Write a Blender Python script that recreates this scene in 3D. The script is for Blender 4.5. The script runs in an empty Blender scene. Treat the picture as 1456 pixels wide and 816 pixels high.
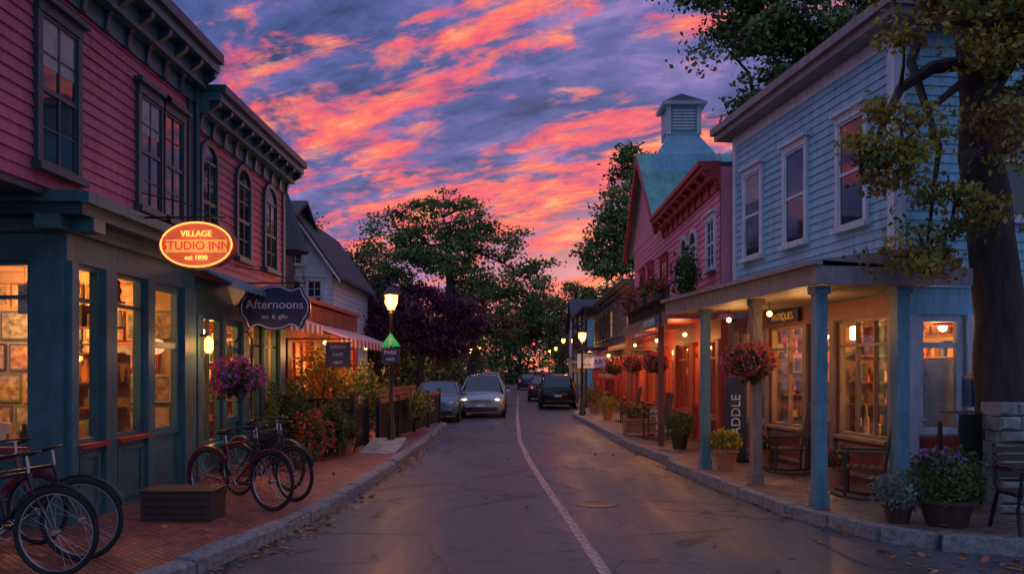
import bpy, math, random
import numpy as np
from mathutils import Vector, Matrix
random.seed(11)
rng = np.random.default_rng(11)
scene = bpy.context.scene
scene.view_settings.view_transform = 'Standard'
scene.view_settings.look = 'None'
scene.view_settings.exposure = 0

# ------------------------------------------------------------------ materials
def nn(nt, t, **kw):
    n = nt.nodes.new(t)
    for k, v in kw.items():
        if k in n.inputs: n.inputs[k].default_value = v
        else: setattr(n, k, v)
    return n
def c4(c): return (c[0], c[1], c[2], 1)

def mat(name, col, rough=.6, var=.18, scale=3.0, bump=.0, bscale=60, metal=0, emis=None, estr=0,
        col2=None, stretch=(1, 1, 1), spec=.5, grime=0):
    m = bpy.data.materials.new(name); m.use_nodes = True
    nt = m.node_tree; L = nt.links
    p = nt.nodes['Principled BSDF']
    tc = nn(nt, 'ShaderNodeTexCoord'); mp = nn(nt, 'ShaderNodeMapping')
    mp.inputs['Scale'].default_value = stretch
    L.new(tc.outputs['Object'], mp.inputs['Vector'])
    nz = nn(nt, 'ShaderNodeTexNoise', Scale=scale, Detail=6.0, Roughness=.65)
    L.new(mp.outputs[0], nz.inputs['Vector'])
    rp = nn(nt, 'ShaderNodeValToRGB')
    rp.color_ramp.elements[0].position = .32; rp.color_ramp.elements[1].position = .68
    a = tuple(max(0, c * (1 - var)) for c in col); b = tuple(min(1, c * (1 + var)) for c in col) if col2 is None else col2
    rp.color_ramp.elements[0].color = c4(a); rp.color_ramp.elements[1].color = c4(b)
    L.new(nz.outputs['Fac'], rp.inputs[0]); src = rp.outputs[0]
    if grime:
        g = nn(nt, 'ShaderNodeTexNoise', Scale=5.0, Detail=8.0, Roughness=.75); mg = nn(nt, 'ShaderNodeMapping'); mg.inputs['Scale'].default_value = (2.2, 2.2, .35)
        L.new(tc.outputs['Object'], mg.inputs[0]); L.new(mg.outputs[0], g.inputs['Vector'])
        k = nn(nt, 'ShaderNodeMapRange'); k.inputs[1].default_value = .35; k.inputs[2].default_value = .65; k.inputs[3].default_value = 1 - grime; k.inputs[4].default_value = 1.08
        L.new(g.outputs['Fac'], k.inputs[0]); mx = nn(nt, 'ShaderNodeMix', data_type='RGBA', blend_type='MULTIPLY'); mx.inputs[0].default_value = 1
        L.new(src, mx.inputs[6]); L.new(k.outputs[0], mx.inputs[7]); src = mx.outputs[2]
    L.new(src, p.inputs['Base Color'])
    p.inputs['Roughness'].default_value = rough
    p.inputs['Metallic'].default_value = metal
    p.inputs['Specular IOR Level'].default_value = spec
    if bump:
        n2 = nn(nt, 'ShaderNodeTexNoise', Scale=bscale, Detail=4.0)
        L.new(mp.outputs[0], n2.inputs['Vector'])
        bp = nn(nt, 'ShaderNodeBump', Strength=bump, Distance=.02)
        L.new(n2.outputs['Fac'], bp.inputs['Height']); L.new(bp.outputs[0], p.inputs['Normal'])
    if emis:
        p.inputs['Emission Color'].default_value = c4(emis); p.inputs['Emission Strength'].default_value = estr
    return m

def brickmat(name, c1, c2, mortar, scale, bw=.5, rh=.25, rough=.6, rot=0):
    m = bpy.data.materials.new(name); m.use_nodes = True
    nt = m.node_tree; L = nt.links; p = nt.nodes['Principled BSDF']
    tc = nn(nt, 'ShaderNodeTexCoord'); mp = nn(nt, 'ShaderNodeMapping')
    mp.inputs['Rotation'].default_value = (0, 0, rot)
    L.new(tc.outputs['Object'], mp.inputs['Vector'])
    dn = nn(nt, 'ShaderNodeTexNoise', Scale=1.3, Detail=3.0)
    L.new(mp.outputs[0], dn.inputs['Vector'])
    vm = nn(nt, 'ShaderNodeMix', data_type='VECTOR'); vm.inputs[0].default_value = .035
    L.new(mp.outputs[0], vm.inputs[4]); L.new(dn.outputs['Color'], vm.inputs[5])
    b = nn(nt, 'ShaderNodeTexBrick', Scale=scale)
    b.inputs['Color1'].default_value = c4(c1); b.inputs['Color2'].default_value = c4(c2); b.inputs['Mortar'].default_value = c4(mortar)
    b.inputs['Mortar Size'].default_value = .026; b.inputs['Brick Width'].default_value = bw; b.inputs['Row Height'].default_value = rh
    b.inputs['Mortar Smooth'].default_value = .3
    L.new(vm.outputs[1], b.inputs['Vector'])
    nz = nn(nt, 'ShaderNodeTexNoise', Scale=1.1, Detail=7.0, Roughness=.7); L.new(mp.outputs[0], nz.inputs['Vector'])
    mr = nn(nt, 'ShaderNodeMapRange'); mr.inputs[1].default_value = .3; mr.inputs[2].default_value = .7; mr.inputs[3].default_value = .5; mr.inputs[4].default_value = 1.35
    L.new(nz.outputs['Fac'], mr.inputs[0])
    mx = nn(nt, 'ShaderNodeMix', data_type='RGBA', blend_type='MULTIPLY'); mx.inputs[0].default_value = 1
    L.new(b.outputs['Color'], mx.inputs[6]); L.new(mr.outputs[0], mx.inputs[7]); L.new(mx.outputs[2], p.inputs['Base Color'])
    bp = nn(nt, 'ShaderNodeBump', Strength=.8, Distance=.015, invert=True)
    n3 = nn(nt, 'ShaderNodeTexNoise', Scale=25.0, Detail=3.0); L.new(mp.outputs[0], n3.inputs['Vector'])
    ad = nn(nt, 'ShaderNodeMath', operation='MULTIPLY_ADD'); ad.inputs[1].default_value = .5
    L.new(n3.outputs['Fac'], ad.inputs[0]); L.new(b.outputs['Fac'], ad.inputs[2])
    L.new(ad.outputs[0], bp.inputs['Height']); L.new(bp.outputs[0], p.inputs['Normal'])
    p.inputs['Roughness'].default_value = rough
    return m

def asphalt():
    m = bpy.data.materials.new('asphalt'); m.use_nodes = True
    nt = m.node_tree; L = nt.links; p = nt.nodes['Principled BSDF']
    tc = nn(nt, 'ShaderNodeTexCoord'); V = tc.outputs['Object']
    def noise(s, d=5.0, r=.6, vec=V):
        n = nn(nt, 'ShaderNodeTexNoise', Scale=s, Detail=d, Roughness=r); L.new(vec, n.inputs['Vector']); return n
    def mr(src, a, b, c, d):
        k = nn(nt, 'ShaderNodeMapRange')
        for i, v in enumerate((a, b, c, d)): k.inputs[i + 1].default_value = v
        L.new(src, k.inputs[0]); return k.outputs[0]
    def mul(a, b):
        k = nn(nt, 'ShaderNodeMath', operation='MULTIPLY'); L.new(a, k.inputs[0]); L.new(b, k.inputs[1]); return k.outputs[0]
    mp = nn(nt, 'ShaderNodeMapping'); mp.inputs['Scale'].default_value = (1.0, .16, 1); L.new(V, mp.inputs[0])
    big = noise(1.1, 7, .68, mp.outputs[0]); grit = noise(70, 3, .7); mid = noise(9, 7, .75)
    rp = nn(nt, 'ShaderNodeValToRGB'); e = rp.color_ramp.elements
    e[0].position = .34; e[0].color = (.036, .038, .048, 1); e[1].position = .66; e[1].color = (.092, .090, .100, 1)
    L.new(big.outputs['Fac'], rp.inputs[0])
    g = mr(grit.outputs['Fac'], .32, .68, .40, 1.65); g2 = mr(mid.outputs['Fac'], .3, .7, .65, 1.3)
    mx = nn(nt, 'ShaderNodeMix', data_type='RGBA', blend_type='MULTIPLY'); mx.inputs[0].default_value = 1
    L.new(rp.outputs[0], mx.inputs[6]); L.new(mul(g, g2), mx.inputs[7])
    wn = noise(2.4, 6, .75); vm = nn(nt, 'ShaderNodeMix', data_type='VECTOR'); vm.inputs[0].default_value = .25
    L.new(V, vm.inputs[4]); L.new(wn.outputs['Color'], vm.inputs[5])
    def crack(sc, w0, w1, ms, m0, m1):
        vo = nn(nt, 'ShaderNodeTexVoronoi', feature='DISTANCE_TO_EDGE', Scale=sc); L.new(vm.outputs[1], vo.inputs['Vector'])
        mk = mr(noise(ms, 2).outputs['Fac'], m0, m1, 0, 1); return mul(mr(vo.outputs['Distance'], w0, w1, 1, 0), mk)
    c1 = crack(.62, .005, .020, .5, .42, .50); c2 = crack(1.9, .006, .030, .8, .53, .60)
    ck = nn(nt, 'ShaderNodeMath', operation='MAXIMUM'); L.new(c1, ck.inputs[0]); L.new(c2, ck.inputs[1])
    mc = nn(nt, 'ShaderNodeMix', data_type='RGBA'); L.new(ck.outputs[0], mc.inputs[0])
    L.new(mx.outputs[2], mc.inputs[6]); mc.inputs[7].default_value = (.005, .005, .006, 1)
    L.new(mc.outputs[2], p.inputs['Base Color'])
    L.new(mr(big.outputs['Fac'], .38, .62, .36, .62), p.inputs['Roughness'])
    hs = nn(nt, 'ShaderNodeMath', operation='MULTIPLY_ADD'); hs.inputs[1].default_value = -3
    L.new(ck.outputs[0], hs.inputs[0]); L.new(grit.outputs['Fac'], hs.inputs[2])
    h2 = nn(nt, 'ShaderNodeMath', operation='MULTIPLY_ADD'); h2.inputs[1].default_value = .5
    L.new(mid.outputs['Fac'], h2.inputs[0]); L.new(hs.outputs[0], h2.inputs[2])
    bp = nn(nt, 'ShaderNodeBump', Strength=.4, Distance=.005); L.new(h2.outputs[0], bp.inputs['Height']); L.new(bp.outputs[0], p.inputs['Normal'])
    p.inputs['Specular IOR Level'].default_value = .55
    return m

def worn_paint(name, col, lo=.45, hi=.6):
    m = mat(name, col, .6, .25, 8); nt = m.node_tree; L = nt.links
    p = nt.nodes['Principled BSDF']; out = nt.nodes['Material Output']
    tc = nn(nt, 'ShaderNodeTexCoord'); nz = nn(nt, 'ShaderNodeTexNoise', Scale=14.0, Detail=6.0, Roughness=.7)
    L.new(tc.outputs['Object'], nz.inputs['Vector'])
    k = nn(nt, 'ShaderNodeMapRange'); k.inputs[1].default_value = lo; k.inputs[2].default_value = hi; k.inputs[3].default_value = .15; L.new(nz.outputs['Fac'], k.inputs[0])
    tr = nn(nt, 'ShaderNodeBsdfTransparent'); mx = nn(nt, 'ShaderNodeMixShader')
    L.new(k.outputs[0], mx.inputs[0]); L.new(tr.outputs[0], mx.inputs[1]); L.new(p.outputs[0], mx.inputs[2]); L.new(mx.outputs[0], out.inputs[0])
    return m

def leafmat(name, ca, cb, trans=.35):
    m = bpy.data.materials.new(name); m.use_nodes = True
    nt = m.node_tree; L = nt.links; p = nt.nodes['Principled BSDF']; out = nt.nodes['Material Output']
    g = nn(nt, 'ShaderNodeNewGeometry'); rp = nn(nt, 'ShaderNodeValToRGB')
    rp.color_ramp.elements[0].color = c4(ca); rp.color_ramp.elements[1].color = c4(cb)
    L.new(g.outputs['Random Per Island'], rp.inputs[0])
    if not trans:
        df = nn(nt, 'ShaderNodeBsdfDiffuse'); L.new(rp.outputs[0], df.inputs[0]); L.new(df.outputs[0], out.inputs[0]); return m
    L.new(rp.outputs[0], p.inputs['Base Color'])
    p.inputs['Roughness'].default_value = .55
    t = nn(nt, 'ShaderNodeBsdfTranslucent'); L.new(rp.outputs[0], t.inputs[0])
    mx = nn(nt, 'ShaderNodeMixShader'); mx.inputs[0].default_value = trans
    L.new(p.outputs[0], mx.inputs[1]); L.new(t.outputs[0], mx.inputs[2]); L.new(mx.outputs[0], out.inputs[0])
    return m

def glassmat(name):
    m = bpy.data.materials.new(name); m.use_nodes = True
    nt = m.node_tree; L = nt.links; out = nt.nodes['Material Output']; nt.nodes.remove(nt.nodes['Principled BSDF'])
    fr = nn(nt, 'ShaderNodeLayerWeight'); fr.inputs[0].default_value = .2
    k = nn(nt, 'ShaderNodeMapRange'); k.inputs[3].default_value = .04; k.inputs[4].default_value = .6; L.new(fr.outputs['Fresnel'], k.inputs[0])
    tr = nn(nt, 'ShaderNodeBsdfTransparent'); gl = nn(nt, 'ShaderNodeBsdfGlossy'); gl.inputs['Roughness'].default_value = .03
    mx = nn(nt, 'ShaderNodeMixShader'); L.new(k.outputs[0], mx.inputs[0]); L.new(tr.outputs[0], mx.inputs[1]); L.new(gl.outputs[0], mx.inputs[2]); L.new(mx.outputs[0], out.inputs[0])
    return m

def stripemat(name, ca, cb, axis, width):
    m = mat(name, ca, .8, .1, 5); nt = m.node_tree; L = nt.links; p = nt.nodes['Principled BSDF']
    tc = nn(nt, 'ShaderNodeTexCoord'); s = nn(nt, 'ShaderNodeSeparateXYZ'); L.new(tc.outputs['Object'], s.inputs[0])
    a = nn(nt, 'ShaderNodeMath', operation='MULTIPLY'); a.inputs[1].default_value = 1 / width; L.new(s.outputs[axis], a.inputs[0])
    f = nn(nt, 'ShaderNodeMath', operation='FRACT'); L.new(a.outputs[0], f.inputs[0])
    g = nn(nt, 'ShaderNodeMath', operation='GREATER_THAN'); g.inputs[1].default_value = .5; L.new(f.outputs[0], g.inputs[0])
    mx = nn(nt, 'ShaderNodeMix', data_type='RGBA'); L.new(g.outputs[0], mx.inputs[0]); mx.inputs[6].default_value = c4(ca); mx.inputs[7].default_value = c4(cb)
    L.new(mx.outputs[2], p.inputs['Base Color']); return m

M = {}
M['pink'] = mat('pink_clapboard_paint', (.50, .11, .18), .55, .16, 1.2, .15, 30, stretch=(1, 1, .4), grime=.35)
M['pink2'] = mat('rose_clapboard_paint', (.50, .13, .18), .55, .16, 1.2, .15, 30, grime=.35)
M['pink3'] = mat('barn_pink_paint', (.70, .22, .30), .55, .15, 1.0, .1, 30, grime=.3)
M['blue'] = mat('pale_blue_clapboard_paint', (.25, .53, .65), .55, .13, 1.3, .12, 30, stretch=(1, 1, .4), grime=.3)
M['white'] = mat('white_trim_paint', (.60, .68, .72), .5, .1, 3, grime=.3)
M['teal'] = mat('teal_wood_paint', (.05, .15, .165), .42, .22, 2.5, .1, 40, grime=.3)
M['tealpost'] = mat('teal_post_paint', (.10, .25, .30), .5, .2, 3, .1, 40, grime=.35)
M['darkteal'] = mat('dark_teal_trim', (.02, .06, .08), .45, .2, 3)
M['red'] = mat('red_trim_paint', (.38, .03, .03), .5, .2, 3, grime=.3)
M['rust'] = brickmat('rust_brick', (.42, .12, .06), (.32, .08, .04), (.18, .12, .1), 4)
M['rustwood'] = mat('rust_wood_siding', (.42, .09, .045), .6, .3, 2, .2, 20, stretch=(1, 1, .3), grime=.3)
M['brown'] = mat('brown_wood_siding', (.20, .13, .10), .7, .25, 2, .2, 20, grime=.3)
M['cream'] = mat('cream_plaster', (.58, .38, .20), .8, .15, 2)
M['tan'] = mat('porch_board_paint', (.30, .22, .16), .6, .18, 2, stretch=(.3, 3, 1), grime=.35)
M['fascia'] = mat('fascia_grey_paint', (.27, .24, .24), .6, .18, 2, grime=.35)
M['maroon'] = mat('maroon_shopfront_paint', (.20, .055, .045), .5, .2, 3, grime=.3)
M['greenroof'] = mat('copper_green_metal_roof', (.15, .42, .36), .45, .3, 1.6, grime=.35)
M['shingle'] = mat('dark_shingle', (.045, .05, .06), .8, .35, 9, .5, 30)
M['black'] = mat('black_iron', (.012, .012, .014), .4, .2, 5)
M['rubber'] = mat('rubber', (.012, .012, .012), .8, .2, 9)
M['chrome'] = mat('chrome_metal', (.40, .40, .42), .35, .05, 5, metal=1)
M['darkwood'] = mat('dark_wood', (.055, .03, .022), .5, .35, 4, .2, 30, stretch=(4, 4, .6))
M['midwood'] = mat('oak_wood', (.30, .15, .07), .5, .3, 4, .2, 30)
M['terracotta'] = mat('terracotta', (.42, .16, .08), .7, .2, 6)
M['navy'] = mat('navy_sign_paint', (.02, .03, .08), .4, .15, 5)
M['lav'] = mat('lavender_letter_paint', (.55, .50, .75), .5, .1, 5)
M['gold'] = mat('gold_letter_paint', (.75, .5, .15), .4, .1, 5)
M['bark'] = mat('bark', (.045, .034, .03), .9, .5, 6, 1.0, 14, stretch=(2, 2, .4))
M['granite'] = mat('granite_kerb', (.20, .19, .19), .7, .45, 12, .7, 30)
M['stone'] = mat('field_stone', (.26, .25, .24), .8, .5, 5, .8, 14)
M['ground'] = mat('grass_ground', (.035, .05, .02), .95, .4, .8, .4, 20)
M['asphalt'] = asphalt()
M['brickpave'] = brickmat('brick_paving', (.42, .11, .075), (.24, .065, .05), (.06, .04, .035), 3.9, rough=.55, rot=math.radians(45))
M['stonepave'] = brickmat('tan_paving', (.30, .21, .16), (.17, .13, .11), (.04, .03, .03), 2.8, rough=.5)
M['glass'] = glassmat('shop_glass')
M['darkglass'] = mat('upstairs_window_glass', (.012, .014, .02), .04, .2, 2, spec=.9)
M['curtain'] = mat('curtain', (.35, .33, .33), .9, .2, 6)
M['bulb'] = mat('warm_bulb', (1, .7, .3), .5, 0, emis=(1, .48, .13), estr=12)
M['lampglass'] = mat('lamp_lantern_glass', (1, .7, .3), .4, 0, emis=(1, .42, .07), estr=5)
M['litwindow'] = mat('lit_window_shade', (.8, .5, .2), .6, .5, 2.5, emis=(1, .42, .10), estr=.5)
M['signglow'] = mat('lit_sign_face', (.6, .12, .05), .5, .4, 6, emis=(1, .15, .04), estr=.36)
M['signpanel'] = mat('lit_sign_inner', (.9, .5, .15), .5, .3, 6, emis=(1, .42, .08), estr=.5)
M['signred'] = mat('neon_red_letters', (.6, .03, .02), .5, 0, emis=(1, .05, .03), estr=.45)
M['signyellow'] = mat('neon_yellow_rim', (.9, .6, .1), .5, 0, emis=(1, .5, .12), estr=1.5)
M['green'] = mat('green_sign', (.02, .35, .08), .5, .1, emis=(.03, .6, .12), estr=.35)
M['carlight'] = mat('headlight_lens', (.8, .75, .6), .2, 0, emis=(1, .7, .35), estr=3.5)
M['taillight'] = mat('taillight_lens', (.5, .02, .02), .2, 0, emis=(1, .05, .02), estr=1.2)
items = [mat('goods_%d' % i, c, .6, .2, 8) for i, c in enumerate([(.6, .08, .04), (.7, .4, .12), (.08, .14, .2), (.8, .65, .4), (.12, .22, .08), (.22, .08, .04), (.7, .25, .06), (.04, .03, .03)])]
posters = []
for i, (a_, b_) in enumerate((((.7, .55, .35), (.12, .05, .03)), ((.6, .3, .1), (.75, .65, .45)), ((.25, .07, .04), (.7, .5, .25)), ((.08, .12, .14), (.65, .55, .4)))):
    pm = mat('poster_%d' % i, a_, .6, .0, 11, col2=b_); posters.append(pm)
barkM = M['bark']

# ------------------------------------------------------------------ builder
class Fr:
    def __init__(s, o, u, d):
        s.o = Vector((o[0], o[1], o[2] if len(o) > 2 else 0)); s.u = Vector((u[0], u[1], 0)).normalized(); s.d = Vector((d[0], d[1], 0)).normalized()
    def P(s, u, d, z):
        v = s.o + s.u * u + s.d * d; return (v.x, v.y, v.z + z)

class Obj:
    def __init__(s, name): s.name = name; s.parts = {}; s.np = []; s.texts = []; s.lights = []
    def add(s, part, m, vs, fs, smooth=False):
        k = (part, m.name)
        if k not in s.parts: s.parts[k] = [[], [], m, smooth]
        q = s.parts[k]; o = len(q[0]); q[0].extend(vs); q[1].extend([tuple(i + o for i in f) for f in fs])
    def box(s, part, m, F, u0, u1, d0, d1, z0, z1):
        vs = [F.P(u, d, z) for z in (z0, z1) for d in (d0, d1) for u in (u0, u1)]
        s.add(part, m, vs, [(0, 1, 5, 4), (2, 6, 7, 3), (0, 4, 6, 2), (1, 3, 7, 5), (4, 5, 7, 6), (0, 2, 3, 1)])
    def quad(s, part, m, pts): s.add(part, m, [tuple(p) for p in pts], [tuple(range(len(pts)))])
    def prism(s, part, m, F, poly, d0, d1):
        n = len(poly); vs = [F.P(u, d0, z) for u, z in poly] + [F.P(u, d1, z) for u, z in poly]
        s.add(part, m, vs, [tuple(range(n)), tuple(range(2 * n - 1, n - 1, -1))] + [(i, (i + 1) % n, n + (i + 1) % n, n + i) for i in range(n)])
    def tube(s, part, m, pts, rad, n=8, cap=True):
        pts = [Vector(p) for p in pts]
        if not hasattr(rad, '__len__'): rad = [rad] * len(pts)
        vs = []; fs = []
        for i, p in enumerate(pts):
            t = (pts[min(i + 1, len(pts) - 1)] - pts[max(i - 1, 0)]).normalized()
            a = Vector((0, 0, 1)) if abs(t.z) < .9 else Vector((1, 0, 0))
            x = t.cross(a).normalized(); y = t.cross(x)
            for k in range(n):
                an = 2 * math.pi * k / n; vs.append(tuple(p + (x * math.cos(an) + y * math.sin(an)) * rad[i]))
        for i in range(len(pts) - 1):
            for k in range(n): fs.append((i * n + k, i * n + (k + 1) % n, (i + 1) * n + (k + 1) % n, (i + 1) * n + k))
        if cap: fs.append(tuple(range(n))); fs.append(tuple(range((len(pts) - 1) * n, len(pts) * n)))
        s.add(part, m, vs, fs, True)
    def lathe(s, part, m, c, prof, n=16, ax=None):
        vs = []; fs = []
        for r, z in prof:
            for k in range(n):
                a = 2 * math.pi * k / n
                if ax is None: vs.append((c[0] + r * math.cos(a), c[1] + r * math.sin(a), c[2] + z))
                else:
                    A = Vector(ax).normalized(); X = A.cross(Vector((0, 0, 1))).normalized(); Y = A.cross(X)
                    vs.append(tuple(Vector(c) + A * z + X * r * math.cos(a) + Y * r * math.sin(a)))
        for i in range(len(prof) - 1):
            for k in range(n): fs.append((i * n + k, i * n + (k + 1) % n, (i + 1) * n + (k + 1) % n, (i + 1) * n + k))
        fs.append(tuple(range(n))); fs.append(tuple(range((len(prof) - 1) * n, len(prof) * n)))
        s.add(part, m, vs, fs, True)
    def ball(s, part, m, c, r, n=12):
        if not hasattr(r, '__len__'): r = (r, r, r)
        vs = []; fs = []; h = n // 2
        for i in range(h + 1):
            t = math.pi * i / h
            for k in range(n):
                a = 2 * math.pi * k / n; vs.append((c[0] + r[0] * math.sin(t) * math.cos(a), c[1] + r[1] * math.sin(t) * math.sin(a), c[2] + r[2] * math.cos(t)))
        for i in range(h):
            for k in range(n): fs.append((i * n + k, i * n + (k + 1) % n, (i + 1) * n + (k + 1) % n, (i + 1) * n + k))
        s.add(part, m, vs, fs, True)
    def torus(s, part, m, c, ax, R, r, n=36, k=8):
        A = Vector(ax).normalized(); X = A.cross(Vector((0, 0, 1))).normalized(); Y = A.cross(X); c = Vector(c); vs = []; fs = []
        for i in range(n):
            a = 2 * math.pi * i / n; rd = X * math.cos(a) + Y * math.sin(a)
            for j in range(k):
                b = 2 * math.pi * j / k; vs.append(tuple(c + rd * (R + r * math.cos(b)) + A * r * math.sin(b)))
        for i in range(n):
            for j in range(k): fs.append((i * k + j, ((i + 1) % n) * k + j, ((i + 1) % n) * k + (j + 1) % k, i * k + (j + 1) % k))
        s.add(part, m, vs, fs, True)
    def leaves(s, part, m, C, size, flat=0):
        C = np.asarray(C, dtype=float); n = len(C)
        a = rng.normal(size=(n, 3))
        if flat: a[:, 2] *= flat
        a /= np.linalg.norm(a, axis=1)[:, None]
        b = rng.normal(size=(n, 3))
        if flat: b[:, 2] *= flat
        b -= (a * b).sum(1)[:, None] * a; b /= np.linalg.norm(b, axis=1)[:, None]
        sz = size * rng.uniform(.6, 1.3, n)[:, None]
        v = np.stack([C + a * sz * .5, C + b * sz * .3 + a * sz * .05, C - a * sz * .5, C - b * sz * .3 + a * sz * .05], axis=1).reshape(-1, 3)
        s.np.append((part, m, v))
    def text(s, part, m, body, pos, xdir, size, updir=(0, 0, 1), ext=.008): s.texts.append((part, m, body, Vector(pos), Vector(xdir).normalized(), Vector(updir), size, ext))
    def point(s, pos, e, col=(1, .50, .18), r=.12): s.lights.append((pos, e, col, r))
    def done(s):
        allv = [v for q in s.parts.values() for v in q[0]]
        A = np.array(allv) if allv else np.zeros((0, 3))
        for p in s.np: A = np.vstack([A, p[2]]) if len(A) else p[2]
        lo = A.min(0); hi = A.max(0); loc = np.array([(lo[0] + hi[0]) / 2, (lo[1] + hi[1]) / 2, lo[2]])
        cnt = len(s.parts) + len(s.np) + len(s.texts) + len(s.lights)
        root = None
        if cnt > 1:
            root = bpy.data.objects.new(s.name, None); root.location = loc; root.empty_display_size = .3; scene.collection.objects.link(root)
        def link(o):
            scene.collection.objects.link(o)
            if root: o.parent = root
            else: o.location = loc
        for (part, _), (vs, fs, m, sm) in s.parts.items():
            me = bpy.data.meshes.new(part); me.from_pydata([tuple(np.array(v) - loc) for v in vs], [], fs); me.materials.append(m)
            if sm:
                me.polygons.foreach_set('use_smooth', [True] * len(me.polygons))
                try: me.set_sharp_from_angle(angle=math.radians(50))
                except Exception: pass
            me.update(); link(bpy.data.objects.new(part if root else s.name, me))
        for part, m, v in s.np:
            v = (v - loc).astype(np.float32); n = len(v) // 4
            me = bpy.data.meshes.new(part); me.vertices.add(n * 4); me.vertices.foreach_set('co', v.ravel())
            me.loops.add(n * 4); me.loops.foreach_set('vertex_index', np.arange(n * 4, dtype=np.int32))
            me.polygons.add(n); me.polygons.foreach_set('loop_start', np.arange(0, n * 4, 4, dtype=np.int32))
            me.materials.append(m); me.update(calc_edges=True); me.validate()
            link(bpy.data.objects.new(part if root else s.name, me))
        for part, m, body, pos, xd, up, size, ext in s.texts:
            cu = bpy.data.curves.new(part, 'FONT'); cu.body = body; cu.size = size; cu.extrude = ext; cu.align_x = 'CENTER'; cu.align_y = 'CENTER'; cu.materials.append(m)
            o = bpy.data.objects.new(part, cu); z = xd.cross(up).normalized(); y = z.cross(xd)
            R = Matrix((xd, y, z)).transposed().to_4x4(); R.translation = pos - Vector(loc)
            o.matrix_local = R; link(o)
        for pos, e, col, r in s.lights:
            l = bpy.data.lights.new('bulb_light', 'POINT'); l.energy = e; l.color = col; l.shadow_soft_size = r
            o = bpy.data.objects.new('bulb_light', l); o.location = tuple(np.array(pos) - loc); link(o)

# ------------------------------------------------------------------ building helpers
def clap(o, m, F, u0, u1, z0, z1, h=.13, d=0):
    z = z0
    while z < z1 - .02:
        zt = min(z + h, z1); cuts = [u0]
        while cuts[-1] < u1 - 5: cuts.append(cuts[-1] + random.uniform(2.2, 4.2))
        cuts.append(u1)
        for a, c in zip(cuts[:-1], cuts[1:]):
            j = random.uniform(-.004, .004); c -= .004
            o.quad('clapboards', m, [F.P(a, d + .026 + j, z), F.P(c, d + .026 - j, z), F.P(c, d + .004, zt), F.P(a, d + .004, zt)])
            o.quad('clapboards', m, [F.P(a, d + .002, z), F.P(c, d + .002, z), F.P(c, d + .026 - j, z), F.P(a, d + .026 + j, z)])
        z += h

def window(o, F, u0, u1, z0, z1, fm, gm=None, d=0, cols=2, arch=False, cas=.09, hood=True, sash=None, blind=False):
    gm = gm or M['darkglass']; sash = sash or fm
    o.box('window_casings', fm, F, u0 - cas, u0, d, d + .07, z0, z1)
    o.box('window_casings', fm, F, u1, u1 + cas, d, d + .07, z0, z1)
    o.box('window_sills', fm, F, u0 - cas - .04, u1 + cas + .04, d, d + .13, z0 - .08, z0)
    if arch:
        r = (u1 - u0) / 2; c = (u0 + u1) / 2; n = 10
        outer = [(c + (r + cas) * math.cos(math.pi * i / n), z1 + (r * .8 + cas) * math.sin(math.pi * i / n)) for i in range(n + 1)]
        inner = [(c + r * math.cos(math.pi * i / n), z1 + r * .8 * math.sin(math.pi * i / n)) for i in range(n + 1)]
        for i in range(n): o.prism('window_casings', fm, F, [outer[i], outer[i + 1], inner[i + 1], inner[i]], d, d + .07)
        o.prism('window_glass', gm, F, inner, d, d + .036)
    else:
        o.box('window_casings', fm, F, u0 - cas, u1 + cas, d, d + .08, z1, z1 + .12)
        if hood: o.box('window_hoods', fm, F, u0 - cas - .05, u1 + cas + .05, d, d + .14, z1 + .12, z1 + .18)
    o.box('window_glass', gm, F, u0, u1, d, d + .034, z0, z1)
    zm = (z0 + z1) / 2
    if blind: o.box('window_blinds', M['curtain'], F, u0, u1, d + .034, d + .037, zm + .02 + (z1 - zm) * .3, z1)
    for (a, b, e) in ((z0, z0 + .05, .052), (z1 - .04, z1, .058), (zm - .025, zm + .025, .056)): o.box('window_sashes', sash, F, u0, u1, d + .034, d + e, a, b)
    for i in range(cols + 1):
        uu = u0 + (u1 - u0) * i / cols; w = .035 if i in (0, cols) else .014
        a, b = (max(u0, uu - w), min(u1, uu + w)); o.box('window_sashes', sash, F, a, b, d + .034, d + .05, z0 + .05, z1 - .04)
    if cols > 1:
        for zz in (z0 + (zm - z0) * .5, zm + (z1 - zm) * .5): o.box('window_sashes', sash, F, u0, u1, d + .034, d + .046, zz - .01, zz + .01)

def cornice(o, F, u0, u1, z0, z1, proj, m, bm=None, step=.55, ends=0):
    h = z1 - z0
    o.box('cornice_frieze', m, F, u0, u1, 0, .06, z0 - .22, z0)
    o.box('cornice', m, F, u0 - ends, u1 + ends, 0, proj, z0 + h * .45, z0 + h * .72)
    o.box('cornice', bm or m, F, u0 - ends, u1 + ends, 0, proj + .07, z0 + h * .72, z1)
    o.box('cornice', m, F, u0, u1, 0, proj * .55, z0, z0 + h * .45)
    n = max(1, int((u1 - u0) / step))
    for i in range(n + 1):
        u = u0 + .08 + (u1 - u0 - .16) * i / n
        o.prism('cornice_brackets', bm or m, Fr(F.P(u - .045, 0, 0), F.d, F.u), [(.0, z0 - .24), (.09, z0 - .22), (.12, z0 - .02), (proj * .9, z0 + h * .3), (proj * .95, z0 + h * .445), (0, z0 + h * .445)], 0, .09)

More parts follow.
